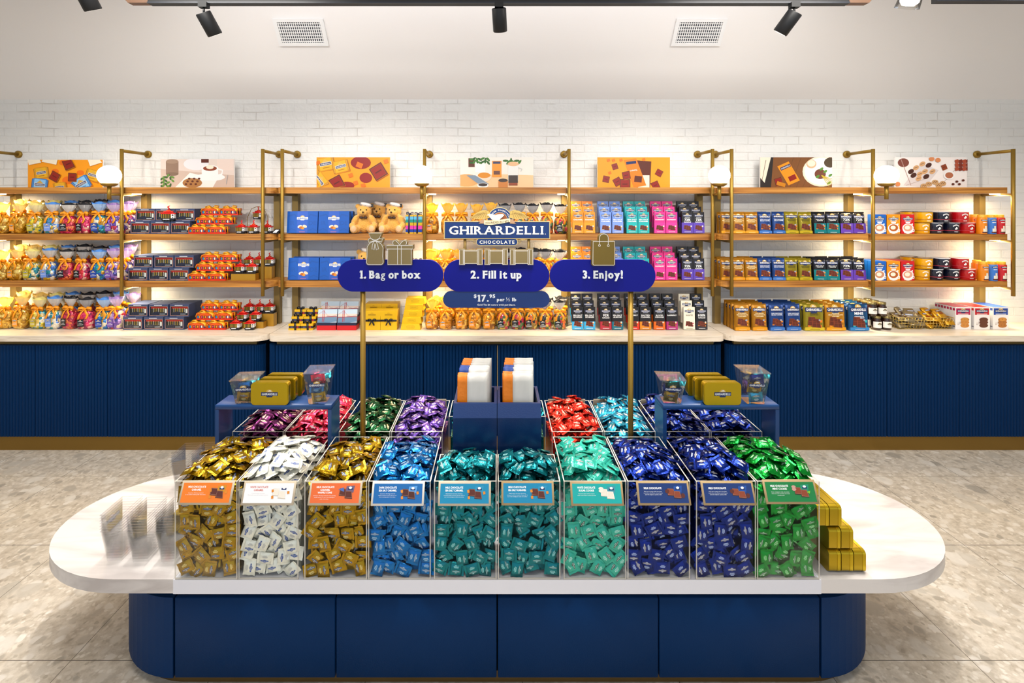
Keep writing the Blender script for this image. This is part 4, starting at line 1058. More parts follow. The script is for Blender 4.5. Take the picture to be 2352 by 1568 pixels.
icon('gift_icon', gift, [([zx(*q) for q in ((1035, 625), (1905, 625), (1905, 745), (1035, 745))], True), ([zx(*q) for q in ((1075, 750), (1075, 1265), (1860, 1265), (1860, 750))], False), ([zx(1400, 630), zx(1400, 1260)], False), ([zx(1525, 630), zx(1525, 1260)], False),
    ([zx(*q) for q in ((1470, 610), (1400, 520), (1330, 460), (1260, 475), (1240, 540), (1260, 605))], False), ([zx(*q) for q in ((1470, 610), (1540, 510), (1620, 455), (1690, 480), (1705, 540), (1680, 605))], False)])
def zy(a, b): return (1300 + a / 14.7, 520 + b / 14.7)
hd = [(1250 + 165 * math.cos(q), 370 - 150 * math.sin(q)) for q in [PI * i / 12 for i in range(13)]]
bag2 = [zy(*q) for q in [(1610, 475), (1625, 500), (1625, 1270), (1590, 1310), (880, 1310), (835, 1270), (860, 475), (1085, 475)] + hd[::-1] + [(1415, 475)]]
hl = [(1245 + 148 * math.cos(q), 380 - 140 * math.sin(q)) for q in [PI * i / 12 for i in range(13)]]
icon('shopping_bag_icon', bag2, [([zy(*q) for q in ((885, 495), (1605, 495), (1605, 1250), (1575, 1285), (910, 1285), (878, 1250))], True), ([zy(*q) for q in [(1393, 590)] + hl + [(1097, 590)]], False)], [(1300 + 1097 / 14.7, 520 + 625 / 14.7, 2.2), (1300 + 1392 / 14.7, 520 + 632 / 14.7, 2.2)], col=C('#75601f', .5, .2, name='darker_bronze_cut_out'))
def zw(a, b): return (960 + a / 4.2375, 430 + b / 4.2375)
for a0 in (404, 647, 890):
    o_ = [zw(a0 + q, r) for q, r in ((0, 596), (55, 596), (62, 606), (168, 606), (176, 594), (230, 592), (226, 640), (230, 748), (176, 748), (168, 738), (62, 738), (55, 748), (0, 748), (6, 700))][::-1]
    icon('wrapped_sweet_icon', o_, [([zw(a0 + q, r) for q, r in ((6, 602), (54, 602), (60, 612), (170, 612), (178, 600), (223, 600), (223, 742), (178, 742), (170, 732), (60, 732), (54, 742), (6, 742))], True)] + [([zw(a0 + q, 606), zw(a0 + q, 738)], False) for q in (42, 54, 176, 190)], col=C('#b0924e', .42, .35, name='lit_bronze_cut_out') if 0 else ICN, y0=-.03, y1=.016)
# name board above
GLD = C('#d8c48c', .35, .35, name='pale_gold_frame'); BRD = C('#0a2f6c', .3, name='name_board_blue')
for px in (1067.5, 1215): sp('stem', MB().tube([(sx_(px), .016, lz(606)), (sx_(px), .016, lz(545))], .007, 12, BRASSD))
brd = sp('name_board', MB().box(sx_(1019.7), sx_(1263.5), -.002, .016, lz(548.5), lz(508), GLD))
m = MB(-.0022); m.rect((sx_(1021.6) + sx_(1261.6)) / 2, (lz(547) + lz(509.6)) / 2, sx_(1261.6) - sx_(1021.6), lz(509.6) - lz(547), C('#3a2c14', .4)); m.rect((sx_(1022.4) + sx_(1260.8)) / 2, (lz(546.2) + lz(510.4)) / 2, sx_(1260.8) - sx_(1022.4), lz(510.4) - lz(546.2), BRD)
CRM = C('#f4efe2', .4)
serif(m, 'GHIRARDELLI', sx_(1031.5), sx_(1248.5), lz(537.8), 19.6 / SS, CRM, depth=.002, bold=.012, dup_=.02, sw=.2, track=.13)
m.line([(sx_(1252.5) + .0022 * math.cos(q), lz(537.3) + .0022 * math.sin(q)) for q in [2 * PI * i / 10 for i in range(10)]], .0006, CRM, True); m.text('R', sx_(1252.5), lz(537.3), CRM, h=.002, bold=0)
sp('lettering', m, brd)
m = MB()
def pill(xa, xb, ya, yb, y0, y1, mat):
    r = (lz(ya) - lz(yb)) / 2; z = (lz(ya) + lz(yb)) / 2
    m.prism([(sx_(xb) - r + r * math.cos(a), z + r * math.sin(a)) for a in [-PI / 2 + PI * i / 14 for i in range(15)]] + [(sx_(xa) + r + r * math.cos(a), z + r * math.sin(a)) for a in [PI / 2 + PI * i / 14 for i in range(15)]], y0, y1, mat)
pill(1093.5, 1189.5, 547, 564.2, .0, .014, GLD); pill(1094.8, 1188.2, 548.3, 563, -.0006, .0, BRD)
for s_ in (-1, 1):
    c = 1141.5 + s_ * 57.5
    m.tube([(sx_(c - s_ * 9), .006, lz(560)), (sx_(c - s_ * 4), .006, lz(558)), (sx_(c - s_ * 2), .006, lz(554)), (sx_(c - s_ * 6), .006, lz(552)), (sx_(c - s_ * 8), .006, lz(555)), (sx_(c - s_ * 5), .006, lz(556.5))], .0016, 6, GLD)
    m.tube([(sx_(c - s_ * 9), .006, lz(550)), (sx_(c), .006, lz(551.5)), (sx_(c + s_ * 9), .006, lz(551)), (sx_(c + s_ * 14), .006, lz(549))], [.002, .003, .002, .0008], 6, GLD)
pl = sp('chocolate_plate', m, brd)
m = MB(-.001); serif(m, 'CHOCOLATE', sx_(1101.5), sx_(1181.5), lz(559.3), 7.4 / SS, CRM, bold=.02, dup_=.015, track=.2)
m2 = m
for q in range(len(m.v)): pass
put('chocolate_lettering', m, brd)
# eagle crest
m = MB()
ac = (sx_(1148), lz(505)); R0 = 29 / SS
m.prism([(ac[0] + R0 * math.cos(a), ac[1] + R0 * math.sin(a)) for a in [PI * i / 24 for i in range(25)]], .0, .012, GLD)
m.prism([(ac[0] + R0 * .95 * math.cos(a), ac[1] + R0 * .95 * math.sin(a)) for a in [PI * i / 24 for i in range(25)]], -.001, 0, BRD)
m.y = -.0012
m.disc(*ac, R0 * .58, R0 * .58, C('#8a4a22', .4), 16, 0, PI); m.line([(ac[0] + R0 * .6 * math.cos(a), ac[1] + R0 * .6 * math.sin(a)) for a in [PI * i / 16 for i in range(17)]], .0014, GLD)
word = 'SAN FRANCISCO'
for i, ch in enumerate(word):
    if ch == ' ': continue
    a = math.radians(136 - 116 * i / (len(word) - 1)); rr = R0 * .78
    m.text(ch, ac[0] + rr * math.cos(a), ac[1] + rr * math.sin(a), CRM, h=.0066, bold=.02, rot=a - PI / 2)
crest = sp('eagle_crest', m, brd)
m = MB()
FEA = C('#c9a95c', .4, .2); FED = C('#6a4a20', .5)
for s_ in (-1, 1):
    def wx(q): return sx_((1154 if s_ > 0 else 1141) + s_ * q)
    m.prism([(wx(q), lz(r)) for q, r in ((16, 500), (30, 503), (44, 503), (58, 501), (63, 499), (55, 495), (47, 489), (38, 484), (27, 482), (18, 485))][:: (1 if s_ > 0 else -1)], -.005, -.0012, FEA)
    m.y = -.0052
    for j in range(7): m.line([(wx(22 + j * 3.4), lz(484 + j * 1.0)), (wx(27 + j * 5.6), lz(501.5 - j * .15))], .0011, FED)
    m.line([(wx(q), lz(r)) for q, r in ((18, 492), (30, 490), (44, 494))], .0011, FED)
put('eagle_wings', m, brd)
m = MB()
m.prism([(sx_(a), lz(b)) for a, b in ((1118, 494), (1122, 491), (1130, 491), (1137, 494), (1144, 492), (1154, 491), (1158, 494), (1152, 500), (1146, 505), (1132, 505), (1127, 501), (1124, 497))][::-1], -.0085, -.001, CRM)
m.y = -.0086; m.poly([(sx_(1118), lz(494.5)), (sx_(1123), lz(494)), (sx_(1121), lz(497))][::-1], C('#e0a020', .4)); m.disc(sx_(1125), lz(493), .0012, .0012, BLACK, 8)
put('eagle_head', m, brd)
m = MB()
RBN = C('#efe0b4', .4); RBD = C('#b08a6a', .45)
m.prism([(sx_(a), lz(b)) for a, b in ((1098, 508), (1112, 503), (1114, 513), (1099, 513), (1103, 510.5))][::-1], -.006, -.002, RBD)
m.prism([(sx_(a), lz(b)) for a, b in ((1186, 509), (1171, 502), (1171, 513), (1186, 514), (1181, 511))], -.006, -.002, RBD)
m.prism([(sx_(a), lz(b)) for a, b in ((1112, 505.5), (1128, 506.5), (1150, 504), (1171.5, 501), (1171.5, 509.5), (1150, 513), (1128, 516), (1112, 515))][::-1], -.012, -.008, RBN)
m.y = -.0121; m.text('FOUNDED IN 1852', sx_(1142), lz(509.8), C('#4a3010', .4), w=53 / SS, h=5.2 / SS, bold=.02, rot=.075)
put('ribbon', m, brd)

# ------------------------------------------------------------------ blue boxes holding plastic bags
YX = Matrix(((0, 1, 0, 0), (1, 0, 0, 0), (0, 0, 1, 0), (0, 0, 0, 1)))
BOXC = C('#0a2c5e', .3, .15, bump=.08, bscale=200, name='satin_blue_box')
def bag_holder(x0, x1, label):
    yb = 2.22
    t = thing('bag_holder', label, 'box', (0, 0, ZTAB), group='blue bag boxes')
    zt, zf = .979 - ZTAB, .93 - ZTAB
    put('front_panel', MB().prism([(2.0, 0), (2.014, 0), (2.014, zf - .02), (2.042, zt), (2.03, zt), (2.0, zf)], x0, x1, BOXC, YX), t)
    for a, b in ((x0, x0 + .012), (x1 - .012, x1)):
        put('side_panel', MB().prism([(2.0145, 0), (yb, 0), (yb, zt), (2.0425, zt), (2.0145, zf - .021)], a, b, BOXC, YX), t)
    put('back_panel', MB().box(x0 + .0121, x1 - .0121, yb - .012, yb, 0, zt, BOXC), t)
    put('floor_panel', MB().box(x0 + .0121, x1 - .0121, 2.0146, yb - .0121, .36, .366, BOXC), t)
bag_holder(-.1855, -.0012, 'left of two joined blue boxes with plastic bags standing in it')
bag_holder(.0012, .1845, 'right of two joined blue boxes with plastic bags standing in it')
FILM = clear('milky_bag_film', tint=(.93, .93, .9), diff=.62, dcol=(.93, .91, .86), rough=.18, gl=.8)
OST = C('#e07a08', .45, bump=.3, bscale=60); BST = C('#0c3a8c', .45, bump=.3, bscale=60)
def plastic_bag(strip):
    t = thing('plastic_bag')
    w_, h_ = .064, .25
    def sheet(xa, xb, mat, n=5):
        m = MB(); v = []; f = []
        for j in range(9):
            for i in range(n + 1):
                x = xa + (xb - xa) * i / n; z = h_ * j / 8
                v.append((x, -.0016 + .003 * math.sin(9 * x * 12 + j) * (j / 8) ** 2, z))
        k = n + 1; N_ = len(v); v += [(a, b + .0034, c) for a, b, c in v]
        for j in range(8):
            for i in range(n): q = (j * k + i, j * k + i + 1, (j + 1) * k + i + 1, (j + 1) * k + i); f.append(q); f.append(tuple(N_ + r for r in q[::-1]))
        ring = [i for i in range(k)] + [j * k + n for j in range(1, 9)] + [8 * k + i for i in range(n - 1, -1, -1)] + [j * k for j in range(7, 0, -1)]
        for a, b in zip(ring, ring[1:] + ring[:1]): f.append((a, a + N_, b + N_, b))
        return m.add(v, f, mat, smooth=True)
    put('colour_band', sheet(-w_, -w_ + .042, strip), t)
    put('clear_film', sheet(-w_ + .042, w_, FILM), t)
    return t
KO, KB = Kit(plastic_bag, OST), Kit(plastic_bag, BST)
for cx, nm in ((-.107, 'left'), (.086, 'right')):
    i = 0
    for kit, col, ds in ((KO, 'orange', (2.052, 2.06, 2.068, 2.076)), (KB, 'blue', (2.098, 2.108, 2.118, 2.128)), (KO, 'orange', (2.15, 2.162, 2.174, 2.186))):
        for j, d in enumerate(ds):
            zz = {2.05: .848}.get(d, .848 + (d - 2.05) * .22)
            kit.place((cx + (d - 2.052) * .12 + random.uniform(-.003, .003), d, zz + random.uniform(-.003, .003) - .012), f'clear bag with {col} band, {ORD[i]} from the front, {nm} blue box', 'bag', f'plastic bags in the {nm} blue box', tilt=-.05 - random.random() * .02); i += 1

# ------------------------------------------------------------------ tapered clear tubs
TUBM = clear('clear_tub_plastic', tint=(.96, .97, .98), diff=.03, gl=.8)
TUBN = clear('nested_tub_plastic', tint=(.996, .996, .996), diff=.014, dcol=(1, 1, 1), gl=.3)
def tapered(m, b, tp, h, mat, th=.0012):
    for s_ in (0, 1):
        k = th * s_; v = [(-b + k, -b + k, 0), (b - k, -b + k, 0), (b - k, b - k, 0), (-b + k, b - k, 0), (-tp + k, -tp + k, h), (tp - k, -tp + k, h), (tp - k, tp - k, h), (-tp + k, tp - k, h)]
        if s_ == 0: m.add(v, [(0, 1, 5, 4), (1, 2, 6, 5), (2, 3, 7, 6), (3, 0, 4, 7), (0, 3, 2, 1)], mat)
    return m
def filled_tub(h, lab):
    t = thing('clear_tub')
    b, tp = .036, .054
    put('tub', tapered(MB(), b, tp, h, TUBM), t)
    put('lid', MB().box(-tp - .002, tp + .002, -tp - .002, tp + .002, h, h + .003, EDGE if 0 else TUBM), t)
    m = MB(); ph = math.atan2(tp - b, h); m.y = -.0006
    logo(m, 0, 0, .07)
    M = Matrix.Translation((0, -b - (tp - b) * .62 - .0004, h * .62)) @ Matrix.Rotation(ph, 4, 'X')
    mm = MB(); mm.mats = m.mats; mm.v = [tuple(M @ Vector(q)) for q in m.v]; mm.f = m.f; mm.m = m.m; mm.s = m.s
    put('label_print', mm, t)
    return t
KS, KL = Kit(filled_tub, .105, 's'), Kit(filled_tub, .138, 'l')
TUBS = [(KS, -1.109, 2.128, .12, 'small', 'left', (MIDB, GOLD, MIDB, TEAL, GOLD), .105), (KL, -.787, 2.122, .1, 'tall', 'left', (PINK, MIDB, GOLD, DKGR, GOLD, PINK), .138),
        (KS, .768, 2.128, -.1, 'small', 'right', (DKGR, GOLD, WHT, RBLU, GOLD), .105), (KL, 1.128, 2.122, -.06, 'tall', 'right', (RBLU, GOLD, CYAN, TEAL, LILA, GOLD), .138)]
for kit, x, y, rz, sz, nm, cols, h in TUBS:
    kit.place((x, y, .9532), f'{sz} clear tapered tub of wrapped chocolates on the {nm} blue display stand', 'tub', 'clear tubs on the display stands', rz=rz)
    n = len(cols); R = Matrix.Translation((x, y, .9532)) @ Matrix.Rotation(rz, 4, 'Z')
    fz = [.026, .07] if h < .12 else [.026, .068, .108]
    # front column of squares, others towards the sides and the back, one lying on top
    spots = []
    for i, z in enumerate(fz[::-1]): spots.append((Matrix.Translation((.004 * (-1) ** i, -.024 - z * .12, z)) @ Matrix.Rotation(PI / 2 + .13, 4, 'X') @ Matrix.Rotation(.12 * (-1) ** i, 4, 'Z')))
    spots.append(Matrix.Translation((.028, .002, h * .4)) @ Matrix.Rotation(PI / 2 - .1, 4, 'Y') @ Matrix.Rotation(.3, 4, 'Z'))
    spots.append(Matrix.Translation((-.028, .002, h * .45)) @ Matrix.Rotation(-PI / 2 + .1, 4, 'Y') @ Matrix.Rotation(.2, 4, 'Z'))
    spots.append(Matrix.Translation((-.012, .008, h - .012)) @ Matrix.Rotation(.7, 4, 'Z'))
    spots.append(Matrix.Translation((.022, -.014, h - .02)) @ Matrix.Rotation(.5, 4, 'X') @ Matrix.Rotation(.2, 4, 'Z'))
    spots.append(Matrix.Translation((.006, .018, h * .62)) @ Matrix.Rotation(PI / 2 - .2, 4, 'X') @ Matrix.Rotation(.4, 4, 'Z'))
    cols = (list(cols) + [TEAL, WHT, LILA])[:len(spots)]
    names = ['at the front', 'lower at the front', 'lowest at the front'][:len(fz)] + ['on the right side', 'on the left side', 'on top', 'on top at the front', 'at the back']
    for M, c, w_ in zip(spots, cols, names):
        o = bpy.data.objects.new('wrapped_chocolate', geos(c)[2]); COL.objects.link(o); o.matrix_world = R @ M
        tag(o, f'{c[3]} wrapped square {w_} inside the {sz} tub, {nm} stand', 'chocolate', 'wrapped squares inside the clear tubs')
def empty_tub():
    t = thing('clear_tub')
    put('tub', tapered(MB(), .027, .039, .128, TUBN), t)
    m = MB(); 
    for a, b in (((-.041, -.041), (.041, -.039)), ((-.041, .039), (.041, .041)), ((-.041, -.039), (-.039, .039)), ((.039, -.039), (.041, .039))): m.box(a[0], b[0], a[1], b[1], .127, .1285, TUBN)
    put('rim', m, t)
    return t
KE = Kit(empty_tub)
for x, y, n, nm in ((-1.492, 1.905, 7, 'outermost front'), (-1.388, 1.9, 7, 'middle front'), (-1.278, 1.9, 7, 'front stack nearest the bins'), (-1.53, 2.36, 6, 'outer rear'), (-1.44, 2.37, 6, 'middle rear'), (-1.35, 2.37, 6, 'inner rear')):
    for i in range(n):
        KE.place((x, y, ZTAB + .0004 + .0105 * i), f'empty clear tub, {ORD[i]} from the bottom, {nm}{"" if "stack" in nm else " stack"}, left marble end', 'tub', 'nested clear tubs', rz=.06, scale=(1, 1.5, 1))

# ================================================================== goods on the wall shelves
def at(px, D=3.66): return X(px, D)
TIER = {'upper shelf': ZU, 'lower shelf': ZL, 'counter': ZC}
E0 = .0006

# ------------------------------------------------------------------ bars standing in steps
def bar(top, low, words, ink='#f4f4f4', acc=CARAMEL, split=.5, pic=CHOC, side=None):
    m = MB(); w_, h_, d_ = .085, .162, .02
    lo = C(low, .42); tp = C(top, .42)
    m.box(-w_ / 2, w_ / 2, 0, d_, 0, h_ * split, lo); m.box(-w_ / 2, w_ / 2, 0, d_, h_ * split, h_, tp)
    m.y = -.0002
    logo(m, 0, h_ * .83, .066)
    z = h_ * .64
    for i, s in enumerate(words):
        big = s[0].isdigit()
        m.text(s, 0, z, C(ink, .45), w=min(.07, .011 * len(s) + (.012 if big else 0)), h=.0165 if big else .0095, bold=.035); z -= .0135 if not big else .018
    m.rect(0, h_ * .7 + .008, .04, .0022, C(ink, .45))
    choc_pic(m, 0, h_ * .26, .058, pic, acc)
    m.rect(0, h_ * .06, .05, .0025, C(ink, .45)); m.disc(w_ * .32, h_ * .33, .006, .006, C('#e8dccb', .4), 10)
    return put('chocolate_bar', m)
def clear_steps(x0, x1, z, d0, label):
    m = MB()
    for i, (dz, dd) in enumerate(((.0, .0), (.042, .052), (.084, .1))):
        m.box(x0, x1, d0 + dd, d0 + dd + .048, z + E0, z + E0 + max(dz, .002), ACRYL)
    put('display_step', m, label=label, cat='display stand', group='clear stepped stands under the bars')
BARS_A = [(dict(top='#f08c10', low='#f29a12', words=['CARAMEL']), 'orange caramel'), (dict(top='#6f93dd', low='#7b9be6', words=['SEA SALT', 'CARAMEL'], acc=C('#e8c04a', .4)), 'periwinkle sea salt caramel'),
          (dict(top='#17aab0', low='#18b4b6', words=['SEA SALT', 'CARAMEL'], acc=C('#f08a2a', .4)), 'turquoise sea salt caramel'), (dict(top='#e8308c', low='#ee3a9c', words=['RASPBERRY'], acc=C('#c81e2c', .4)), 'pink raspberry'),
          (dict(top='#15141c', low='#5a3fb0', words=['72%', 'CACAO'], acc=C('#6a4ac0', .4)), 'black and violet dark chocolate')]
PXA = [(1328.3, 1354.7), (1392, 1419.7), (1452.8, 1479.5), (1516.9, 1544), (1580.3, 1606.5)]
KA = [Kit(bar, *[a[0].get(k) for k in ('top', 'low', 'words')], a[0].get('ink', '#f4f4f4'), a[0].get('acc', CARAMEL)) for a in BARS_A]
STEP = ['front step', 'middle step', 'back step']
for tier in ('upper shelf', 'lower shelf'):
    for k, (pp, (_, nm)) in enumerate(zip(PXA, BARS_A)):
        clear_steps(at(pp[0]) - .044, at(pp[1]) + .044, TIER[tier], 3.662, f'clear stepped stand under the {nm} bars on the {tier}')
        for c, px in enumerate(pp):
            for r, (dz, dd) in enumerate(((.004, .003), (.0442, .056), (.0862, .104))):
                KA[k].place((at(px), 3.664 + dd, TIER[tier] + dz + E0), f'{nm} bar on the {STEP[r]}, {"left" if c == 0 else "right"} column, {tier}', 'chocolate bar', 'bars in clear stepped stands', tilt=-.05)
BARS_B = [('#17171c', '#35a6dc', ['SEA SALT', 'SOIREE'], 'light blue sea salt'), ('#17171c', '#35a6dc', ['SEA SALT', 'SOIREE'], 'light blue sea salt'), ('#17171c', '#b0283a', ['92%', 'CACAO'], 'crimson and black'), ('#17171c', '#176a80', ['SEA SALT', 'ALMOND'], 'black and petrol almond'),
          ('#17171c', '#e0301a', ['CHERRY'], 'black and scarlet'), ('#17171c', '#e08a1a', ['SALTED', 'CARAMEL'], 'black and amber salted caramel'), ('#17171c', '#f06a10', ['BLOOD', 'ORANGE'], 'black and orange'), ('#17171c', '#b02a78', ['RASPBERRY'], 'black and magenta raspberry'),
          ('#f0ead8', '#f0e8d4', ['WHITE'], 'cream white chocolate'), ('#15151a', '#2a2830', ['100%', 'CACAO'], 'plain black')]
PXB = [1326.5, 1353.7, 1390.9, 1417.7, 1454.6, 1481.8, 1513.6, 1542.5, 1582, 1610.5]
KBs = {}
for k, (px, (tp, lo, wd, nm)) in enumerate(zip(PXB, BARS_B)):
    if nm not in KBs: KBs[nm] = Kit(bar, tp, lo, wd, '#f4f4f4' if nm[0] != 'c' or 'crimson' in nm else '#8a7a5a', CARAMEL if k not in (2, 8) else C('#c81e4c', .4), .36)
    if k % 2 == 0: clear_steps(at(px) - .044, at(PXB[k + 1]) + .044, ZC, 3.64, f'clear stepped stand under the {nm} bars on the counter')
    for r, (dz, dd) in enumerate(((.004, .003), (.0442, .056), (.0862, .104))):
        KBs[nm].place((at(px), 3.642 + dd, ZC + dz + E0), f'{nm} bar on the {STEP[r]} on the counter' + (', left column' if k == 0 else ', right column' if k == 1 else ''), 'chocolate bar', 'bars in clear stepped stands', tilt=-.05, scale=(1, 1, 1.04))

# ------------------------------------------------------------------ stand-up pouches
def pouch(main, low, words, ink='#f0ead0', acc=CARAMEL, wide=False, split=None, low2=None):
    w_, h_ = (.074 if wide else .05), .16
    t = thing('chocolate_pouch')
    mt = foil(main, .35, .32, .35); m = MB(); v = []; f = []
    nz, nx = 9, 6
    for s_ in (0, 1):
        for j in range(nz):
            q = j / (nz - 1); th = .026 * (1 - q) ** .55 + .0006
            for i in range(nx):
                u = -1 + 2 * i / (nx - 1); bul = (1 - abs(u) ** 4)
                v.append((u * w_ * (1 - .03 * math.sin(PI * q)), (.026 - th * (.55 + .45 * bul)) if s_ == 0 else (.026 + th * (.55 + .45 * bul)), q * h_))
    n = nz * nx
    for j in range(nz - 1):
        for i in range(nx - 1):
            a = j * nx + i; f.append((a, a + 1, a + nx + 1, a + nx)); f.append((n + a, n + a + nx, n + a + nx + 1, n + a + 1))
    for j in range(nz - 1):
        for i in (0, nx - 1): a = j * nx + i; f.append((a, a + nx, n + a + nx, n + a))
    f.append(tuple(range(nx)) + tuple(range(n + nx - 1, n - 1, -1))); f.append(tuple(n - nx + i for i in range(nx)) + tuple(2 * n - 1 - i for i in range(nx)))
    m.add(v, f, mt, smooth=True); put('pouch', m, t)
    # print follows the leaning front
    m = MB(-.0006); im = C(ink, .45)
    if split: m.poly([(-w_ * .98, .004), (w_ * .98, .004), (w_ * .97, h_ * split), (-w_ * .97, h_ * split)], foil(low, .3, .34, .2))
    else: m.poly([(-w_ * .98, .003), (w_ * .98, .003), (w_ * .97, h_ * .14), (0, h_ * .165), (-w_ * .97, h_ * .14)], foil(low, .3, .34, .2))
    logo(m, 0, h_ * .82, w_ * 1.7)
    z = h_ * .68
    for s in words:
        big = s[0].isdigit() or s == 'MINIS'
        m.text(s, 0, z, im, w=min(w_ * 1.5, .0075 * len(s) + (.03 if big else .004)), h=.016 if big else .006, bold=.03); z -= .019 if big else .0092
    choc_pic(m, 0, h_ * .34, w_ * 1.35, CHOC, acc)
    m.disc(w_ * .5, h_ * .42, .008, .006, C('#9a9aa8', .4), 8)
    m.rect(0, h_ * .07, w_, .002, im)
    Mx = MB(); Mx.mats = m.mats; Mx.f = m.f; Mx.m = m.m; Mx.s = m.s
    Mx.v = [(a, .026 - (.026 * max(0.0, 1 - c / h_) ** .55 + .0006) + b - .0004, c) for a, b, c in m.v]
    put('pouch_print', Mx, t)
    put('top_seal', MB().box(-w_, w_, .0248, .0272, h_, h_ + .007, mt), t)
    return t
PK = {'amber': Kit(pouch, '#a8700f', '#e89a14', ['SQUARES', 'MILK CHOCOLATE', 'CARAMEL'], '#f0dca8', CARAMEL), 'navy': Kit(pouch, '#1c3f7e', '#3f78c8', ['DARK CHOCOLATE', 'SEA SALT CARAMEL'], '#e8eefa', CARAMEL),
      'olive': Kit(pouch, '#8f8014', '#c8ae1c', ['ASSORTED', 'SQUARES'], '#4a4410', C('#e07a1a', .4)), 'black and teal': Kit(pouch, '#16171c', '#0c7f86', ['SEA SALT', 'ALMOND'], '#f4f4f4', CARAMEL, False, .5),
      'black and violet': Kit(pouch, '#16171c', '#6a44bc', ['72%', 'CACAO'], '#f4f4f4', C('#6a44bc', .4), False, .5),
      'wide olive': Kit(pouch, '#8f8014', '#d8bc2a', ['SQUARES', 'ASSORTED'], '#4a4410', C('#e07a1a', .4), True), 'wide amber': Kit(pouch, '#b87c0e', '#e8a21a', ['SQUARES', 'MILK CHOCOLATE', 'CARAMEL'], '#f6e8b8', CARAMEL, True), 'wide blue minis': Kit(pouch, '#134a78', '#2f86cc', ['MINIS', 'CHOCOLATE', 'ASSORTMENT'], '#f4f8ff', C('#1aa0b0', .4), True)}
PXF = [1672, 1698.3, 1728, 1759, 1791, 1820.6, 1852.4, 1885.5, 1915, 1946.8, 1976.3]
KF = ['amber', 'amber', 'amber', 'navy', 'navy', 'olive', 'olive', 'black and teal', 'black and teal', 'black and violet', 'black and violet']
ROW = ['front row', 'second row', 'third row', 'fourth row']
cnt = {}
for tier, rows in (('upper shelf', 2), ('lower shelf', 3)):
    for r in range(rows):
        if tier == 'upper shelf' and r == 1: sel = [0, 1, 3, 5, 7, 9]
        else: sel = range(11)
        cnt = {}
        for i in sel:
            k = KF[i]; cnt[k] = cnt.get(k, 0) + 1
            PK[k].place((at(PXF[i]), 3.662 + .058 * r, TIER[tier] + E0), f'{k} chocolate pouch, {ORD[cnt[k] - 1]} of its kind from left, {ROW[r]}, {tier}', 'pouch', f'pouches on the {tier}', rz=random.uniform(-.06, .06), scale=(.97, 1, random.uniform(.985, 1.015)))
for r in range(4):
    cnt = {}
    for k, px in (('amber', 1706), ('amber', 1746), ('navy', 1786), ('navy', 1824), ('wide olive', 1871.5), ('wide amber', 1921), ('wide blue minis', 1975)):
        cnt[k] = cnt.get(k, 0) + 1
        PK[k].place((at(px, 3.62) + .002, 3.622 + .0525 * r, ZC + E0), f'{k} chocolate pouch{", " + ORD[cnt[k] - 1] + " of its kind from left" if "wide" not in k else ""}, {ROW[r]}, counter', 'pouch', 'pouches on the counter', rz=random.uniform(-.05, .05), scale=(1.13 if 'wide' not in k else 1.02, .99, 1.2))

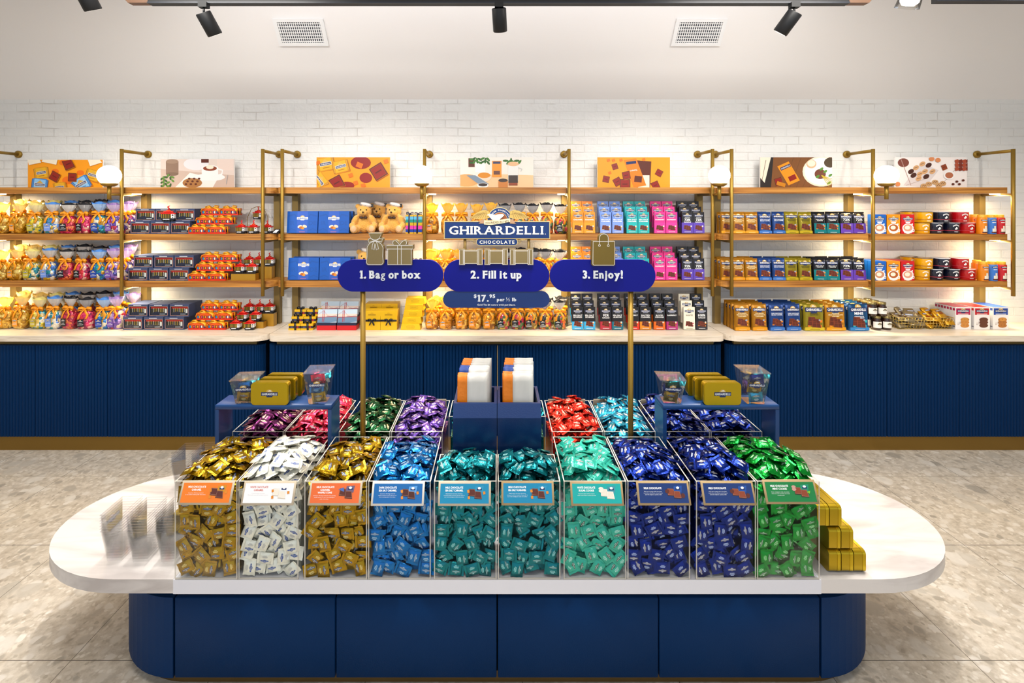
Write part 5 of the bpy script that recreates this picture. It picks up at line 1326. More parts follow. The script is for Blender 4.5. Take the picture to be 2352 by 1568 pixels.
# ------------------------------------------------------------------ cellophane gift bags
CEL_T = {}
def gift_bag(body, film, trim, tagc, tagw, neck=.16, w_=.059, d_=.041, top='#f5d060'):
    t = thing('gift_bag')
    m = MB(); n = 18; v = []; f = []; prof = [(0, .72), (.006, .94), (.05, 1.04), (.1, 1.0), (.128, .84), (.148, .5), (.16, .26)]
    for z, k in prof:
        for i in range(n):
            a = 2 * PI * i / n; c, s = math.cos(a), math.sin(a); p = .6
            v.append((w_ * k * math.copysign(abs(c) ** p, c), d_ * k * math.copysign(abs(s) ** p, s), z / .16 * neck))
    for j in range(len(prof) - 1):
        for i in range(n): a = j * n + i; b = j * n + (i + 1) % n; f.append((a, b, b + n, a + n))
    f.append(tuple(range(n - 1, -1, -1))); m.add(v, f, body, smooth=True); put('filled_pouch', m, t)
    m = MB(); v = []; f = []; n = 22
    for j, (z, k) in enumerate(((0, .25), (.015, .38), (.045, .75), (.072, .98), (.085, 1.04))):
        for i in range(n):
            a = 2 * PI * i / n; wob = 1 + (.13 * math.sin(5 * a + j) + .1 * math.sin(9 * a)) * j / 4
            v.append((w_ * .95 * k * wob * math.cos(a), d_ * .62 * k * wob * math.sin(a), neck + z + (.008 * math.sin(4 * a + 1) if j == 4 else 0)))
    for j in range(4):
        for i in range(n): a = j * n + i; b = j * n + (i + 1) % n; f.append((a, b, b + n, a + n))
    k_ = n * 3; m.add(v, f[:k_], film, smooth=False); m.add(v, f[k_:], trim, smooth=False); put('gathered_top', m, t)
    rib = C('#f0960e', .35, bump=.2); m = MB()
    m.tube([(.26 * w_ * math.cos(a), .3 * d_ * math.sin(a), neck) for a in [2 * PI * i / 12 for i in range(12)]], .006, 6, rib, closed=True)
    y = -d_ * .42
    for s_ in (-1, 1):
        m.strip([(0, y, neck), (s_ * .02, y - .012, neck + .012), (s_ * .046, y - .012, neck + .008), (s_ * .05, y - .004, neck - .006), (s_ * .025, y - .002, neck - .006), (0, y, neck)], (0, .004, .0085), rib)
        m.strip([(0, y - .003, neck), (s_ * .014, y - .02, neck - .02), (s_ * .03, -d_ * .95, neck - .045), (s_ * (.034 if s_ < 0 else .02), -d_ * 1.14, neck - .075)], (.0085, 0, .002), rib)
    m.rbox(-.008, .008, y - .009, y + .004, neck - .008, neck + .008, .003, rib, seg=1)
    put('ribbon_bow', m, t)
    m = MB(-.0015); m.st = 1e-4
    m.box(-.022, .022, -.0014, 0, -.03, .03, C(tagc, .4)); logo(m, 0, .014, .036, banner=C('#3a3f58', .4))
    for i, s in enumerate(tagw): m.text(s, 0, -.004 - .0095 * i, INK, w=.0042 * len(s) + .004, h=.0046, bold=.02)
    M = Matrix.Translation((-.018, -d_ * 1.09, neck * .33)) @ Matrix.Rotation(-.06, 4, 'Y')
    m.v = [tuple(M @ Vector(q)) for q in m.v]
    put('label_tag', m, t)
    return t
def cello(name, tint, d): return clear(name, tint=tint, diff=d, dcol=tint, rough=.12, gl=1.2)
cg = cello('gold_cellophane', (.98, .8, .34), .62); cc = cello('clear_cellophane', (.9, .88, .86), .4); cy = cello('yellow_cellophane', (.98, .9, .55), .55); cb = cello('blue_cellophane', (.5, .68, .95), .55); cp = cello('lilac_cellophane', (.74, .62, .88), .5); ck = cello('smoky_cellophane', (.5, .5, .52), .5); ca = cello('amber_cellophane', (.98, .62, .14), .62)
tg, ty_, tb_, tk, tp_, ta_ = cello('gold_trim', (.95, .7, .2), .85), cello('yellow_trim', (.93, .85, .3), .85), cello('blue_trim', (.1, .3, .8), .85), cello('black_trim', (.03, .03, .035), .85), cello('violet_trim', (.38, .25, .6), .8), cello('amber_trim', (.9, .5, .06), .85)
GB = {'gold': Kit(gift_bag, assorted('gold_squares', ['#b8860c', '#e0b040', '#a07008', '#f0d070', '#c8900c']), cg, tg, '#f09a18', ['CARAMEL', 'SQUARES']),
      'cream and yellow': Kit(gift_bag, assorted('cream_squares', ['#e8dcb0', '#d8c02a', '#f0ead8', '#a8a020', '#e8c860', '#2a8a9a']), cy, ty_, '#b8a81e', ['ASSORTED', 'SQUARES']),
      'cream and blue': Kit(gift_bag, assorted('cream_blue_squares', ['#e8dcc0', '#5a8ad0', '#d8b030', '#f0ead8', '#1a8a98', '#3a68b8']), cc, tb_, '#6f8fd8', ['ASSORTED']),
      'crimson': Kit(gift_bag, assorted('crimson_squares', ['#a81c34', '#d0304a', '#8a1a3a', '#e07040', '#c81e5a']), cc, tk, '#14161e', ['DARK', 'CHOCOLATE']),
      'pink': Kit(gift_bag, assorted('pink_squares', ['#c81e5c', '#e0406a', '#8a1a4a', '#d8303a', '#e8b0a0']), ck, tk, '#101218', ['DARK', 'CHOCOLATE']),
      'blue and teal': Kit(gift_bag, assorted('blue_teal_squares', ['#0f8a98', '#1a4aa8', '#e0d8c0', '#0a6a80', '#2a78c8', '#b88a1a']), cb, tb_, '#123a98', ['MILK', 'CHOCOLATE']),
      'lilac': Kit(gift_bag, assorted('lilac_squares', ['#5a3a98', '#8a6ac0', '#a81c3a', '#d8c8b0', '#3a3a8a', '#b08ad0']), cp, tp_, '#6a4aa0', ['DARK', 'CHOCOLATE']),
      'violet': Kit(gift_bag, assorted('violet_squares', ['#4a2a78', '#6a4aa0', '#8a2048', '#d0b8a8', '#2a2a5a']), cp, tp_, '#e8e0d0', ['CACAO']),
      'orange': Kit(gift_bag, assorted('orange_squares', ['#a86a0a', '#d8962a', '#8a5408', '#e8b850', '#c07a0c']), ca, ta_, '#e8890c', ['CARAMEL', 'SQUARES'], .15, .052, .04),
      'black label': Kit(gift_bag, assorted('mixed_squares', ['#8a6a2a', '#c02a4a', '#4a6a3a', '#d0b050', '#2a2a30', '#d86a2a']), ck, tk, '#101114', ['DARK', 'CHOCOLATE', 'ASSORTMENT'], .15, .052, .04)}
seqA = ['gold', 'gold', 'cream and yellow', 'cream and blue', 'crimson', 'pink', 'blue and teal', 'lilac', 'violet']
tierpx = {'upper shelf': [4, 42, 84, 123, 158, 195, 228, 262, 293], 'lower shelf': [6, 38, 76, 114, 152, 191, 228, 262, 289], 'counter': [10, 50, 90, 126, 162, 200, 240, 268, 290]}
for tier in ('upper shelf', 'lower shelf', 'counter'):
    for r in range(2):
        for i, (px, k) in enumerate(zip(tierpx[tier], seqA)):
            if r and i == 8: continue
            sc = .95 if tier != 'counter' else .97
            if tier == 'counter' and i == 8: continue
            GB[k].place((at(px + (18 if r else 0), 3.70) , (3.705 if r == 0 else 3.793) + random.uniform(-.006, .006), TIER[tier] + E0), f'{k} gift bag, {ORD[i]} from left, {ROW[r]}, {tier}, left end', 'gift bag', f'gift bags at the left of the {tier}', rz=random.uniform(-.2, .2), scale=(sc, sc, sc * random.uniform(.97, 1.04) * (1.08 if r else 1)))
midpx = {'upper shelf': [993, 1029, 1060, 1096, 1128, 1160, 1193, 1223, 1255, 1287], 'lower shelf': [988, 1024, 1056, 1092, 1128, 1160, 1193, 1223, 1252, 1285], 'counter': [993, 1025, 1060, 1091, 1123, 1155, 1189, 1219.6, 1251, 1284.5]}
for tier in ('upper shelf', 'lower shelf', 'counter'):
    for r in range(2 if tier != 'upper shelf' else 1):
        for i, px in enumerate(midpx[tier]):
            k = 'orange' if i < 5 else 'black label'
            sc = (.95 if tier == 'counter' else .97)
            GB[k].place((at(px + (8 if r else 0), 3.70), (3.69 if r == 0 else 3.785) + random.uniform(-.006, .006), TIER[tier] + E0), f'{k} gift bag, {ORD[i]} from left, {ROW[r]}, {tier}, middle bay', 'gift bag', f'gift bags in the middle of the {tier}', rz=random.uniform(-.15, .15), scale=(sc, sc, sc * random.uniform(.97, 1.03)))

# ------------------------------------------------------------------ toy tram boxes, tram tins, little trams
BOXN = C('#38456a', .5)
def toy_box():
    t = thing('toy_box'); w_, h_, d_ = .074, .095, .086
    m = MB(); m.box(-w_, w_, .006, d_, 0, h_, BOXN)
    for a, b, c, e in ((-w_, w_, 0, .012), (-w_, w_, h_ - .018, h_), (-w_, -w_ + .009, .012, h_ - .018), (w_ - .009, w_, .012, h_ - .018)): m.box(a, b, 0, .006, c, e, BOXN)
    put('carton', m, t)
    m = MB(.0058); 
    m.rect(0, (h_ - .006) / 2, 2 * w_ - .018, h_ - .03, C('#2a2620', .4)); m.rect(0, h_ - .027, 2 * w_ - .024, .012, C('#c01c18', .35)); m.rect(0, .022, 2 * w_ - .026, .014, C('#1c2444', .4)); m.rect(.02, .02, .05, .004, INK)
    for i in range(8): m.rect(-.045 + .0135 * i, .05, .0035, .032, C('#c9a93e' if i % 3 else '#d8d4c4', .3))
    m.rect(.052, .043, .014, .03, INK); m.disc(-.018, .026, .026, .014, C('#1a2040', .4), 10)
    put('tram_in_window', m, t)
    m = MB(-.0001); z0, z1_ = .012, h_ - .018
    m.line([(a, b) for a, b in rrect(-w_ + .006, w_ - .006, z0 - .002, z1_ + .002, .006, 3)], .0022, C('#c88a5a', .4), True); m.rect(-.005, h_ - .008, .06, .0045, C('#c8ccd8', .4)); m.rect(.01, .005, .06, .003, C('#8a92a8', .4))
    put('box_print', m, t)
    put('window', MB().box(-w_ + .009, w_ - .009, .0012, .0018, .012, h_ - .018, clear('box_window', gl=.35)), t)
    return t
KTB = Kit(toy_box)
TB = {'upper shelf': ([325, 371, 417], [341, 386, 431]), 'lower shelf': ([320, 367, 414], [336, 383, 429]), 'counter': ([308, 356, 403], [324, 371, 418])}
for tier, (b, a) in TB.items():
    for r in range(1 if tier == 'upper shelf' else 2):
        for i, px in enumerate(b): KTB.place((at(px, 3.67), 3.655 + .0895 * r, TIER[tier] + E0), f'navy toy tram box, {ORD[i]} from left, bottom layer, {ROW[r]}, {tier}', 'toy box', f'navy tram boxes on the {tier}')
        for i, px in enumerate(a): KTB.place((at(px, 3.70), 3.668 + .0895 * r - (.008 if r else 0), TIER[tier] + E0 + .0957), f'navy toy tram box, {ORD[i]} from left, top layer, {ROW[r]}, {tier}', 'toy box', f'navy tram boxes on the {tier}')
RIBY = C('#f2a818', .35, bump=.2)
def tram_tin():
    t = thing('tram_tin'); w_, d_, h_ = .07, .06, .052
    rd = C('#d82a0c', .35, .1); og = C('#e2560c', .35, .1)
    m = MB(); m.box(-w_, w_, 0, d_, 0, .012, rd); m.box(-w_ + .003, w_ - .003, .004, d_ - .004, .012, .034, C('#2a1c1c', .4)); m.box(-w_, w_, 0, d_, .034, h_, og)
    for i in range(6): m.box(-w_ + .0275 * i * .99, -w_ + .0275 * i * .99 + .004, 0, .004, .012, .034, og)
    put('body', m, t)
    m = MB(.0036)
    for i, c in enumerate(('#2a8ac8', '#e8c030', '#d83a6a', '#3a9a4a', '#e88a1a', '#5a4ab0', '#e8e0d0', '#1a6ab0', '#c8302a')): m.rect(-.058 + .0145 * i, .023, .0105, .018 - .003 * (i % 3), C(c, .3))
    put('sweets_in_windows', m, t)
    m = MB()
    m.strip([(-w_ - .001, d_ / 2, 0.002), (-w_ - .001, d_ / 2, h_ + .001), (w_ + .001, d_ / 2, h_ + .001), (w_ + .001, d_ / 2, .002)], (0, .009, 0), RIBY)
    for s_ in (-1, 1):
        m.strip([(0, d_ * .3, h_ + .002), (s_ * .022, d_ * .25, h_ + .02), (s_ * .05, d_ * .3, h_ + .016), (s_ * .044, d_ * .4, h_ + .004), (0, d_ * .34, h_ + .002)], (0, .011, .004), RIBY)
        m.strip([(0, d_ * .2, h_ + .003), (s_ * .03, .004, h_ + .008), (s_ * .06, -.006, h_ - .004), (s_ * .066, -.006, h_ - .022)], (.004, .008, .004), RIBY)
    put('ribbon', m, t)
    return t
KTT = Kit(tram_tin)
for tier, dx in (('upper shelf', 0), ('lower shelf', 0), ('counter', 0)):
    for l, (px, zz) in enumerate((((457, 500), 0), ((472, 514), .0705), ((481, 523), .141))):
        for i, p in enumerate(px):
            KTT.place((at(p, 3.67), 3.652 + .016 * l, TIER[tier] + E0 + zz), f'orange red tram tin with yellow ribbon, {["bottom", "middle", "top"][l]} layer, {"left" if i == 0 else "right"}, {tier}', 'tin', f'ribboned tram tins on the {tier}', rz=random.uniform(-.03, .03))
def little_tram():
    t = thing('toy_tram'); rd = C('#d01812', .3, .1)
    m = MB(); m.box(-.034, .034, 0, .044, .008, .02, C('#17182a', .35)); m.box(-.03, .03, .003, .041, .02, .047, C('#3a2c1a', .4)); m.box(.018, .034, 0, .044, .02, .05, INK)
    for i in range(6): m.box(-.033 + .0095 * i, -.0305 + .0095 * i, 0, .003, .02, .048, C('#c8a83a', .35, .3))
    m.rect(-.008, .013, .034, .005, INK); m.rect(.026, .04, .009, .009, C('#22222a', .3)); m.rect(.026, .026, .006, .006, C('#22222a', .3))
    put('body', m, t)
    m = MB(); m.rbox(-.038, .038, -.003, .047, .048, .056, .003, rd, seg=1); m.rbox(-.026, .026, .008, .036, .056, .067, .004, rd, seg=1); m.rbox(-.012, .012, .014, .03, .067, .075, .003, C('#e0501a', .3), seg=1)
    put('roof', m, t)
    m = MB()
    for sx in (-.024, -.008, .008, .024):
        for y in (.002, .042): m.lathe([(.006, -.002), (.006, .002)], 10, BLACK, Matrix.Translation((sx, y, .006)) @ Matrix.Rotation(PI / 2, 4, 'X'))
    put('wheels', m, t)
    m = MB(); m.strip([(.0, .02, .075), (.004, .018, .086), (-.004, .022, .094), (.006, .02, .103)], (.0045, 0, 0), C('#c81414', .4)); put('hang_ribbon', m, t)
    return t
KLT = Kit(little_tram)
def block(x, y, w_, d_, h_, z, label):
    m = MB(); m.box(-w_ / 2, w_ / 2, 0, d_, 0, h_, C('#b98a2a', .35, .5)); m.box(-w_ / 2 - .001, w_ / 2 + .001, -.001, d_ + .001, h_, h_ + .004, C('#2a2018', .3))
    put('display_block', m, label=label, cat='display stand', loc=(x, y, z + E0), group='gold display blocks under the toy trams')
def trams(tier, spots):
    for i, (px, D, h, lab) in enumerate(spots):
        KLT.place((at(px, D), D, TIER[tier] + E0 + h), f'tiny red roofed toy tram, {lab}, {tier}', 'toy', f'toy trams on the {tier}', rz=random.uniform(-.12, .12))
trams('upper shelf', [(551, 3.66, 0, 'left in the row'), (579, 3.66, 0, 'middle in the row'), (611, 3.66, 0, 'right in the row'), (590, 3.79, .105, 'hanging in the gold arch')])
m = MB(); m.tube([(-.075 + .0, 0, 0), (-.082, 0, .05), (-.08, 0, .12), (-.05, 0, .185), (0, 0, .205), (.05, 0, .185), (.08, 0, .12), (.082, 0, .05), (.075, 0, 0)], .0022, 8, BRASS); m.box(-.09, .09, -.02, .02, -.004, 0, BRASS); m.tube([(0, 0, .205), (0, .004, .186)], .0012, 6, BRASS)
put('ornament_arch', m, label='thin gold wire arch with a toy tram hanging in it', cat='ornament stand', loc=(at(592, 3.812), 3.812, ZU + .0045))
m = MB(); m.add([(-.03, 0, 0), (.03, 0, 0), (.036, .03, .035), (-.024, .03, .035)], [(0, 1, 2, 3)], BLACK); m.add([(-.03, .06, 0), (.03, .06, 0), (.036, .031, .035), (-.024, .031, .035)], [(3, 2, 1, 0)], BLACK); m.add([(-.018, -.001, .008), (.015, -.001, .008), (.022, .022, .029), (-.01, .022, .029)], [(0, 1, 2, 3)], INK)
put('price_tent', m, label='small black tent card at the right end of the tram shelf', cat='card', loc=(at(631, 3.66), 3.66, ZU + E0), rz=-.3)
for tier in ('lower shelf', 'counter'):
    z = TIER[tier]
    if tier == 'lower shelf':
        block(at(561, 3.68), 3.665, .185, .055, .05, z, 'low gold block under the front trams, lower shelf'); block(at(596, 3.76), 3.75, .2, .055, .095, z, 'tall gold block under the back trams, lower shelf')
        trams(tier, [(549, 3.668, .0546, 'left on the low block'), (577, 3.668, .0546, 'right on the low block'), (570, 3.753, .0996, 'left on the tall block'), (592, 3.753, .0996, 'middle on the tall block'), (617, 3.753, .0996, 'right on the tall block')])
    else:
        block(at(573, 3.70), 3.695, .22, .05, .05, z, 'low gold block under the middle trams, counter'); block(at(594, 3.76), 3.755, .24, .055, .1, z, 'tall gold block under the back trams, counter')
        trams(tier, [(539, 3.64, 0, 'left at the front'), (572, 3.64, 0, 'right at the front'), (555, 3.698, .0546, 'left on the low block'), (585, 3.698, .0546, 'right on the low block'), (570, 3.758, .1046, 'left on the tall block'), (594, 3.758, .1046, 'middle on the tall block'), (617, 3.758, .1046, 'right on the tall block')])
KLT.place((at(386, 3.65), 3.645, ZU + E0 + .0957), 'red roofed toy tram standing before the tram boxes, upper shelf', 'toy', 'toy trams on the upper shelf', scale=(1.45, .45, 1.15))
bpy.data.objects[-1] if 0 else None

# ------------------------------------------------------------------ big blue gift boxes
def blue_box():
    t = thing('gift_box'); w_, h_, d_ = .117, .166, .05
    bl = C('#0a55b4', .35)
    put('carton', MB().box(-w_, w_, 0, d_, 0, h_, bl), t)
    m = MB(-.0002); m.rect(0, h_ / 2, .08, h_, C('#2d5cc0', .35))
    dk = C('#0c50a8', .4)
    m.text('IR', -.078, h_ * .47, dk, h=.034, bold=.02); m.text('DE', .078, h_ * .47, dk, h=.034, bold=.02)
    for s_ in (-1, 1): m.line([(s_ * .11, h_ * .78), (s_ * .06, h_ * .86), (s_ * .045, h_ * .72)], .012, dk); m.line([(s_ * .112, h_ * .12), (s_ * .08, h_ * .2), (s_ * .05, h_ * .12)], .008, dk)
    logo(m, 0, h_ * .68, .085, banner=C('#dfe4f0', .4), ink=C('#2a4a8a', .4)); m.rect(0, h_ * .055, .045, .007, C('#8f6aa8', .4))
    for x, z, c in ((-.018, .3, '#f0e2cc'), (.02, .31, '#e8d0b8'), (0, .24, '#e8902a')): m.disc(x, h_ * z, .018, .011, C(c, .4), 10, rot=.4 * (1 if x < 0 else -1)); 
    m.disc(-.012, h_ * .25, .012, .009, C('#b8601a', .4), 8)
    put('box_print', m, t)
    return t
KBB = Kit(blue_box)
for tier, pp, rows in (('upper shelf', (694.5, 766.5), 2), ('lower shelf', (697, 769), 2)):
    for r in range(rows):
        for i, px in enumerate(pp): KBB.place((at(px, 3.67), 3.662 + .09 * r, TIER[tier] + E0 + .0056), f'large blue gift box, {"left" if i == 0 else "right"}, {ROW[r]}, {tier}', 'gift box', f'large blue gift boxes on the {tier}', tilt=-.1)

# ------------------------------------------------------------------ teddy bears
FUR = fur('#f2b654'); PAD = C('#e2b48a', .9); CAPW = C('#f2f0f0', .8, bump=.3); BOWM = C('#3a2418', .6)
def ball(bm, c, r, rot=None):
    M = Matrix.Translation(c) @ (rot or Matrix()) @ Matrix.Diagonal((*r, 1))
    bmesh.ops.create_uvsphere(bm, u_segments=20, v_segments=14, radius=1, matrix=M)
def bear():
    t = thing('teddy_bear')
    bm = bmesh.new()
    ball(bm, (0, .05, .075), (.06, .05, .075)); ball(bm, (0, .04, .168), (.058, .05, .05)); ball(bm, (0, .002, .158), (.03, .03, .024))
    for s_ in (-1, 1):
        ball(bm, (s_ * .05, .05, .208), (.021, .013, .021))
        ball(bm, (s_ * .068, .025, .095), (.026, .028, .054), Matrix.Rotation(s_ * -.45, 4, 'Y') @ Matrix.Rotation(.35, 4, 'X'))
        ball(bm, (s_ * .084, -.004, .06), (.024, .025, .026))
        ball(bm, (s_ * .055, .0, .032), (.031, .05, .03), Matrix.Rotation(s_ * .35, 4, 'Z'))
        ball(bm, (s_ * .066, -.035, .036), (.03, .02, .034))
    me = bpy.data.meshes.new('teddy_body'); bm.to_mesh(me); bm.free()
    o = bpy.data.objects.new('body', me); COL.objects.link(o)
    r = o.modifiers.new('r', 'REMESH'); r.mode = 'VOXEL'; r.voxel_size = .0045
    s = o.modifiers.new('s', 'SMOOTH'); s.factor = .5; s.iterations = 4
    dg = bpy.context.evaluated_depsgraph_get(); m2 = bpy.data.meshes.new_from_object(o.evaluated_get(dg))
    o.modifiers.clear(); o.data = m2; m2.materials.clear(); m2.materials.append(FUR); m2.polygons.foreach_set('use_smooth', [True] * len(m2.polygons)); o.parent = t
    for s_ in (-1, 1):
        bm = MB(); bm.lathe([(0, -.004), (.018, -.002), (.024, .002), (.024, .006)], 16, PAD, Matrix.Translation((s_ * .067, -.054, .037)) @ Matrix.Rotation(PI / 2, 4, 'X') @ Matrix.Diagonal((.9, 1.05, -1, 1)), caps=False); put('foot_pad', bm, t)
        m = MB(); m.lathe([(.0055 * math.sin(PI * i / 8), -.0055 * math.cos(PI * i / 8)) for i in range(9)], 12, C('#120a08', .15), Matrix.Translation((s_ * .021, -.004, .181)), caps=False); put('eye', m, t)
    m = MB(); m.lathe([(.0085 * math.sin(PI * i / 8), -.006 * math.cos(PI * i / 8)) for i in range(9)], 12, C('#2a120c', .4), Matrix.Translation((0, -.028, .164)), caps=False); put('nose', m, t)
    m = MB(-.031); m.line([(0, .158), (0, .152)], .002, BOWM); m.line([(-.01, .148), (-.004, .151), (0, .152), (.004, .151), (.01, .148)], .002, BOWM); put('mouth', m, t)
    m = MB(); m.lathe([(.03, .0), (.036, .006), (.046, .016), (.046, .026), (.03, .035), (0, .037)], 20, CAPW, Matrix.Translation((.012, .035, .208)) @ Matrix.Rotation(.25, 4, 'Y') @ Matrix.Diagonal((1, .8, .8, 1))); m.y = -.0035; m.text('CHEF', .012, .215, C('#555a6a', .5), h=.0055, bold=0); put('cap', m, t)
    m = MB()
    for s_ in (-1, 1): m.rbox(min(s_ * .004, s_ * .03), max(s_ * .004, s_ * .03), -.016, -.004, .112, .132, .005, BOWM, seg=1)
    m.rbox(-.006, .006, -.019, -.003, .114, .128, .003, BOWM, seg=1); put('bow_tie', m, t)
    m = MB(); m.box(.052, .072, .02, .022, .2, .228, C('#2a2420', .5)); put('ear_tag', m, t)
    return t
KBR = Kit(bear)
KBR.place((at(835, 3.69), 3.69, ZU + E0 + .001), 'honey coloured teddy bear with white cap sitting beside the blue boxes, upper shelf', 'teddy bear', 'teddy bears on the shelves', rz=.12)
KBR.place((at(901, 3.69), 3.69, ZU + E0 + .001), 'honey coloured teddy bear with white cap sitting beside the ribboned towers, upper shelf', 'teddy bear', 'teddy bears on the shelves', rz=-.1)
KBR.place((at(867, 3.8), 3.79, ZU + E0 + .006), 'teddy bear half hidden behind the two front bears, upper shelf', 'teddy bear', 'teddy bears on the shelves', rz=.05)
KBR.place((at(836, 3.69), 3.705, ZL + E0 + .001), 'teddy bear hidden up to its white cap by the blue sign, lower shelf', 'teddy bear', 'teddy bears on the shelves', rz=.12)

# ------------------------------------------------------------------ ribboned towers and boxes
def bow(m, x, y, z, s, mat, tails=True):
    for s_ in (-1, 1):
        m.strip([(x, y, z), (x + s_ * .4 * s, y - .1 * s, z + .34 * s), (x + s_ * .95 * s, y - .1 * s, z + .3 * s), (x + s_ * .9 * s, y, z - .1 * s), (x + s_ * .4 * s, y + .02, z - .05 * s), (x, y, z)], (0, .2 * s, .12 * s), mat)
        if tails: m.strip([(x, y - .002, z), (x + s_ * .3 * s, y - .004, z - .5 * s), (x + s_ * .55 * s, y - .004, z - 1.1 * s)], (.17 * s, 0, .05 * s), mat)
    m.rbox(x - .14 * s, x + .14 * s, y - .12 * s, y + .12 * s, z - .14 * s, z + .14 * s, .04 * s, mat, seg=1)
BRB = C('#14141c', .4, bump=.2); BRN = C('#1c2a4a', .35, bump=.2)
def tower():
    t = thing('gift_tower'); w_, d_ = .03, .06
    m = MB(); z = 0
    for c, h in (('#d8a81c', .012), ('#123a9a', .022), ('#d838a0', .028), ('#c8a418', .024), ('#1a8a7a', .022), ('#5ab0d8', .024), ('#d8a81c', .012)):
        m.box(-w_, w_, 0, d_, z, z + h - .001, foil(c, .3, .35, .2)); z += h
    put('boxes', m, t)
    m = MB(); m.strip([(-.006, -.002, .002), (-.002, -.002, z + .001), (0, d_ + .002, z + .001)], (.006, 0, 0), BRN); bow(m, 0, .02, z + .008, .03, BRN); put('ribbon', m, t)
    return t
KTW = Kit(tower)
for tier in ('upper shelf', 'lower shelf'):
    for i, px in enumerate((940.5, 959.5)): KTW.place((at(px, 3.66), 3.664, TIER[tier] + E0), f'slim stacked gift tower with dark ribbon, {"left" if i == 0 else "right"}, {tier}', 'gift tower', f'ribboned gift towers on the {tier}')
def ribbon_box():
    t = thing('ribbon_box'); w_, d_ = .046, .06; yl = C('#e0b010', .4)
    m = MB(); m.box(-w_, w_, 0, d_, 0, .014, yl); m.box(-w_ + .002, w_ - .002, .003, d_, .014, .032, C('#2c2a34', .4)); m.box(-w_, w_, 0, d_, .032, .048, yl)
    m.y = .0028; m.rect(.022, .023, .018, .014, C('#a02a2a', .4)); m.rect(-.02, .023, .02, .01, C('#4a4a6a', .4)); put('carton', m, t)
    m = MB(); m.strip([(.008, -.002, .002), (.006, -.002, .049), (0, d_ * .5, .049), (0, d_, .049)], (.008, 0, 0), BRB); bow(m, -.005, .018, .054, .03, BRB); put('ribbon', m, t)
    return t
KRB = Kit(ribbon_box)
for l, (pp, z, D) in enumerate((((676, 704.5), 0, 3.64), ((683, 711.5), .0485, 3.665), ((690, 719), .097, 3.69))):
    for i, px in enumerate(pp): KRB.place((at(px, D), D, ZC + E0 + z), f'yellow box with black ribbon, {["bottom", "middle", "top"][l]} layer, {"left" if i == 0 else "right"}, counter', 'gift box', 'black ribboned yellow boxes on the counter', rz=random.uniform(-.03, .03))
def view_box():
    t = thing('souvenir_box'); w_, d_ = .073, .085
    m = MB(); m.box(-w_, w_, 0, d_, 0, .036, C('#d01420', .35)); m.box(-w_ + .0005, w_ - .0005, .0005, d_, .036, .054, C('#1a2040', .4)); put('base', m, t)
    m = MB(); m.box(-w_, w_, 0, .012, 0, .1, C('#c8d0dc', .4)); m.y = -.0002
    m.rect(0, .08, 2 * w_, .04, C('#c8dcec', .4)); m.rect(0, .055, 2 * w_, .022, C('#ecd8cc', .4)); m.rect(0, .022, 2 * w_, .044, C('#6a8cac', .4)); m.poly([(-w_, .044), (-.02, .04), (.0, .048), (w_, .05), (w_, .04), (-w_, .04)], C('#8a8a98', .4)); m.poly([(.02, 0), (w_, 0), (w_, .012)], C('#a8b8c8', .4))
    rb = C('#b8242c', .4)
    for x in (-.036, -.024): m.rect(x, .05, .0035, .09, rb)
    for z in (.02, .035, .05, .065, .08): m.rect(-.03, z, .012, .003, rb)
    m.line([(-.03, .09), (.0, .055), (.03, .046), (w_, .06)], .0012, rb); m.line([(-w_, .04), (w_, .046)], .003, rb); m.line([(-.03, .09), (-w_, .06)], .0012, rb)
    M = Matrix.Translation((0, .012, .0545)) @ Matrix.Rotation(-.22, 4, 'X'); m.v = [tuple(M @ Vector(q)) for q in m.v]
    put('picture_lid', m, t)
    return t
KVB = Kit(view_box)
for r, (D, z) in enumerate(((3.64, 0), (3.74, .04))):
    for i, px in enumerate(((749.5, 796) if r == 0 else (756, 800))): KVB.place((at(px, D), D, ZC + E0 + z), f'red souvenir box with bridge picture, {"left" if i == 0 else "right"}, {ROW[r]}, counter', 'gift box', 'bridge souvenir boxes on the counter')
block(at(778, 3.76), 3.739, .31, .09, .036, ZC, 'low block under the rear bridge souvenir boxes, counter')
def bow_box():
    t = thing('bow_box'); w_, h_, d_ = .062, .146, .094; yl = C('#e0b20c', .38)
    m = MB(); m.box(-w_, w_, 0, d_, 0, h_ * .72, yl); m.box(-w_ - .001, w_ + .001, -.001, d_ + .001, h_ * .72, h_, yl); m.y = -.0012
    m.rect(0, h_ * .8, .06, .012, C('#c89a10', .3)); m.text('GHIRARDELLI', 0, h_ * .8, C('#6a5008', .4), w=.052, h=.007); m.disc(0, h_ * .86, .012, .007, C('#c89a10', .3), 10, 0, PI); put('carton', m, t)
    m = MB(); m.strip([(-w_, -.0022, h_ * .5), (w_, -.0022, h_ * .5)], (0, 0, .007), BRB); bow(m, 0, -.006, h_ * .5, .032, BRB); put('ribbon', m, t)
    return t
KYB = Kit(bow_box)
for r, (D, z, pp) in enumerate(((3.645, 0, (854.5, 892.5)), (3.775, .028, (858, 895)))):
    for i, px in enumerate(pp): KYB.place((at(px, D), D, ZC + E0 + z), f'yellow carton with black bow, {"left" if i == 0 else "right"}, {ROW[r]}, counter', 'gift box', 'yellow cartons with black bows on the counter')
block(at(876, 3.8), 3.762, .27, .1, .024, ZC, 'low block under the rear yellow cartons, counter')
def flat_box():
    m = MB(); yl = C('#dcb412', .38)
    m.prism([(-.076, 0), (.076, 0), (.068, .046), (-.068, .046)], 0, .09, yl); m.y = -.0002
    m.line([(-.03, .016), (-.014, .012), (.014, .012), (.03, .016), (.03, .028), (.012, .032), (-.012, .032), (-.03, .028)], .002, C('#a8840c', .35), True); m.text('GHIRARDELLI', 0, .022, C('#a8840c', .35), w=.05, h=.007)
    return put('flat_gift_box', m)
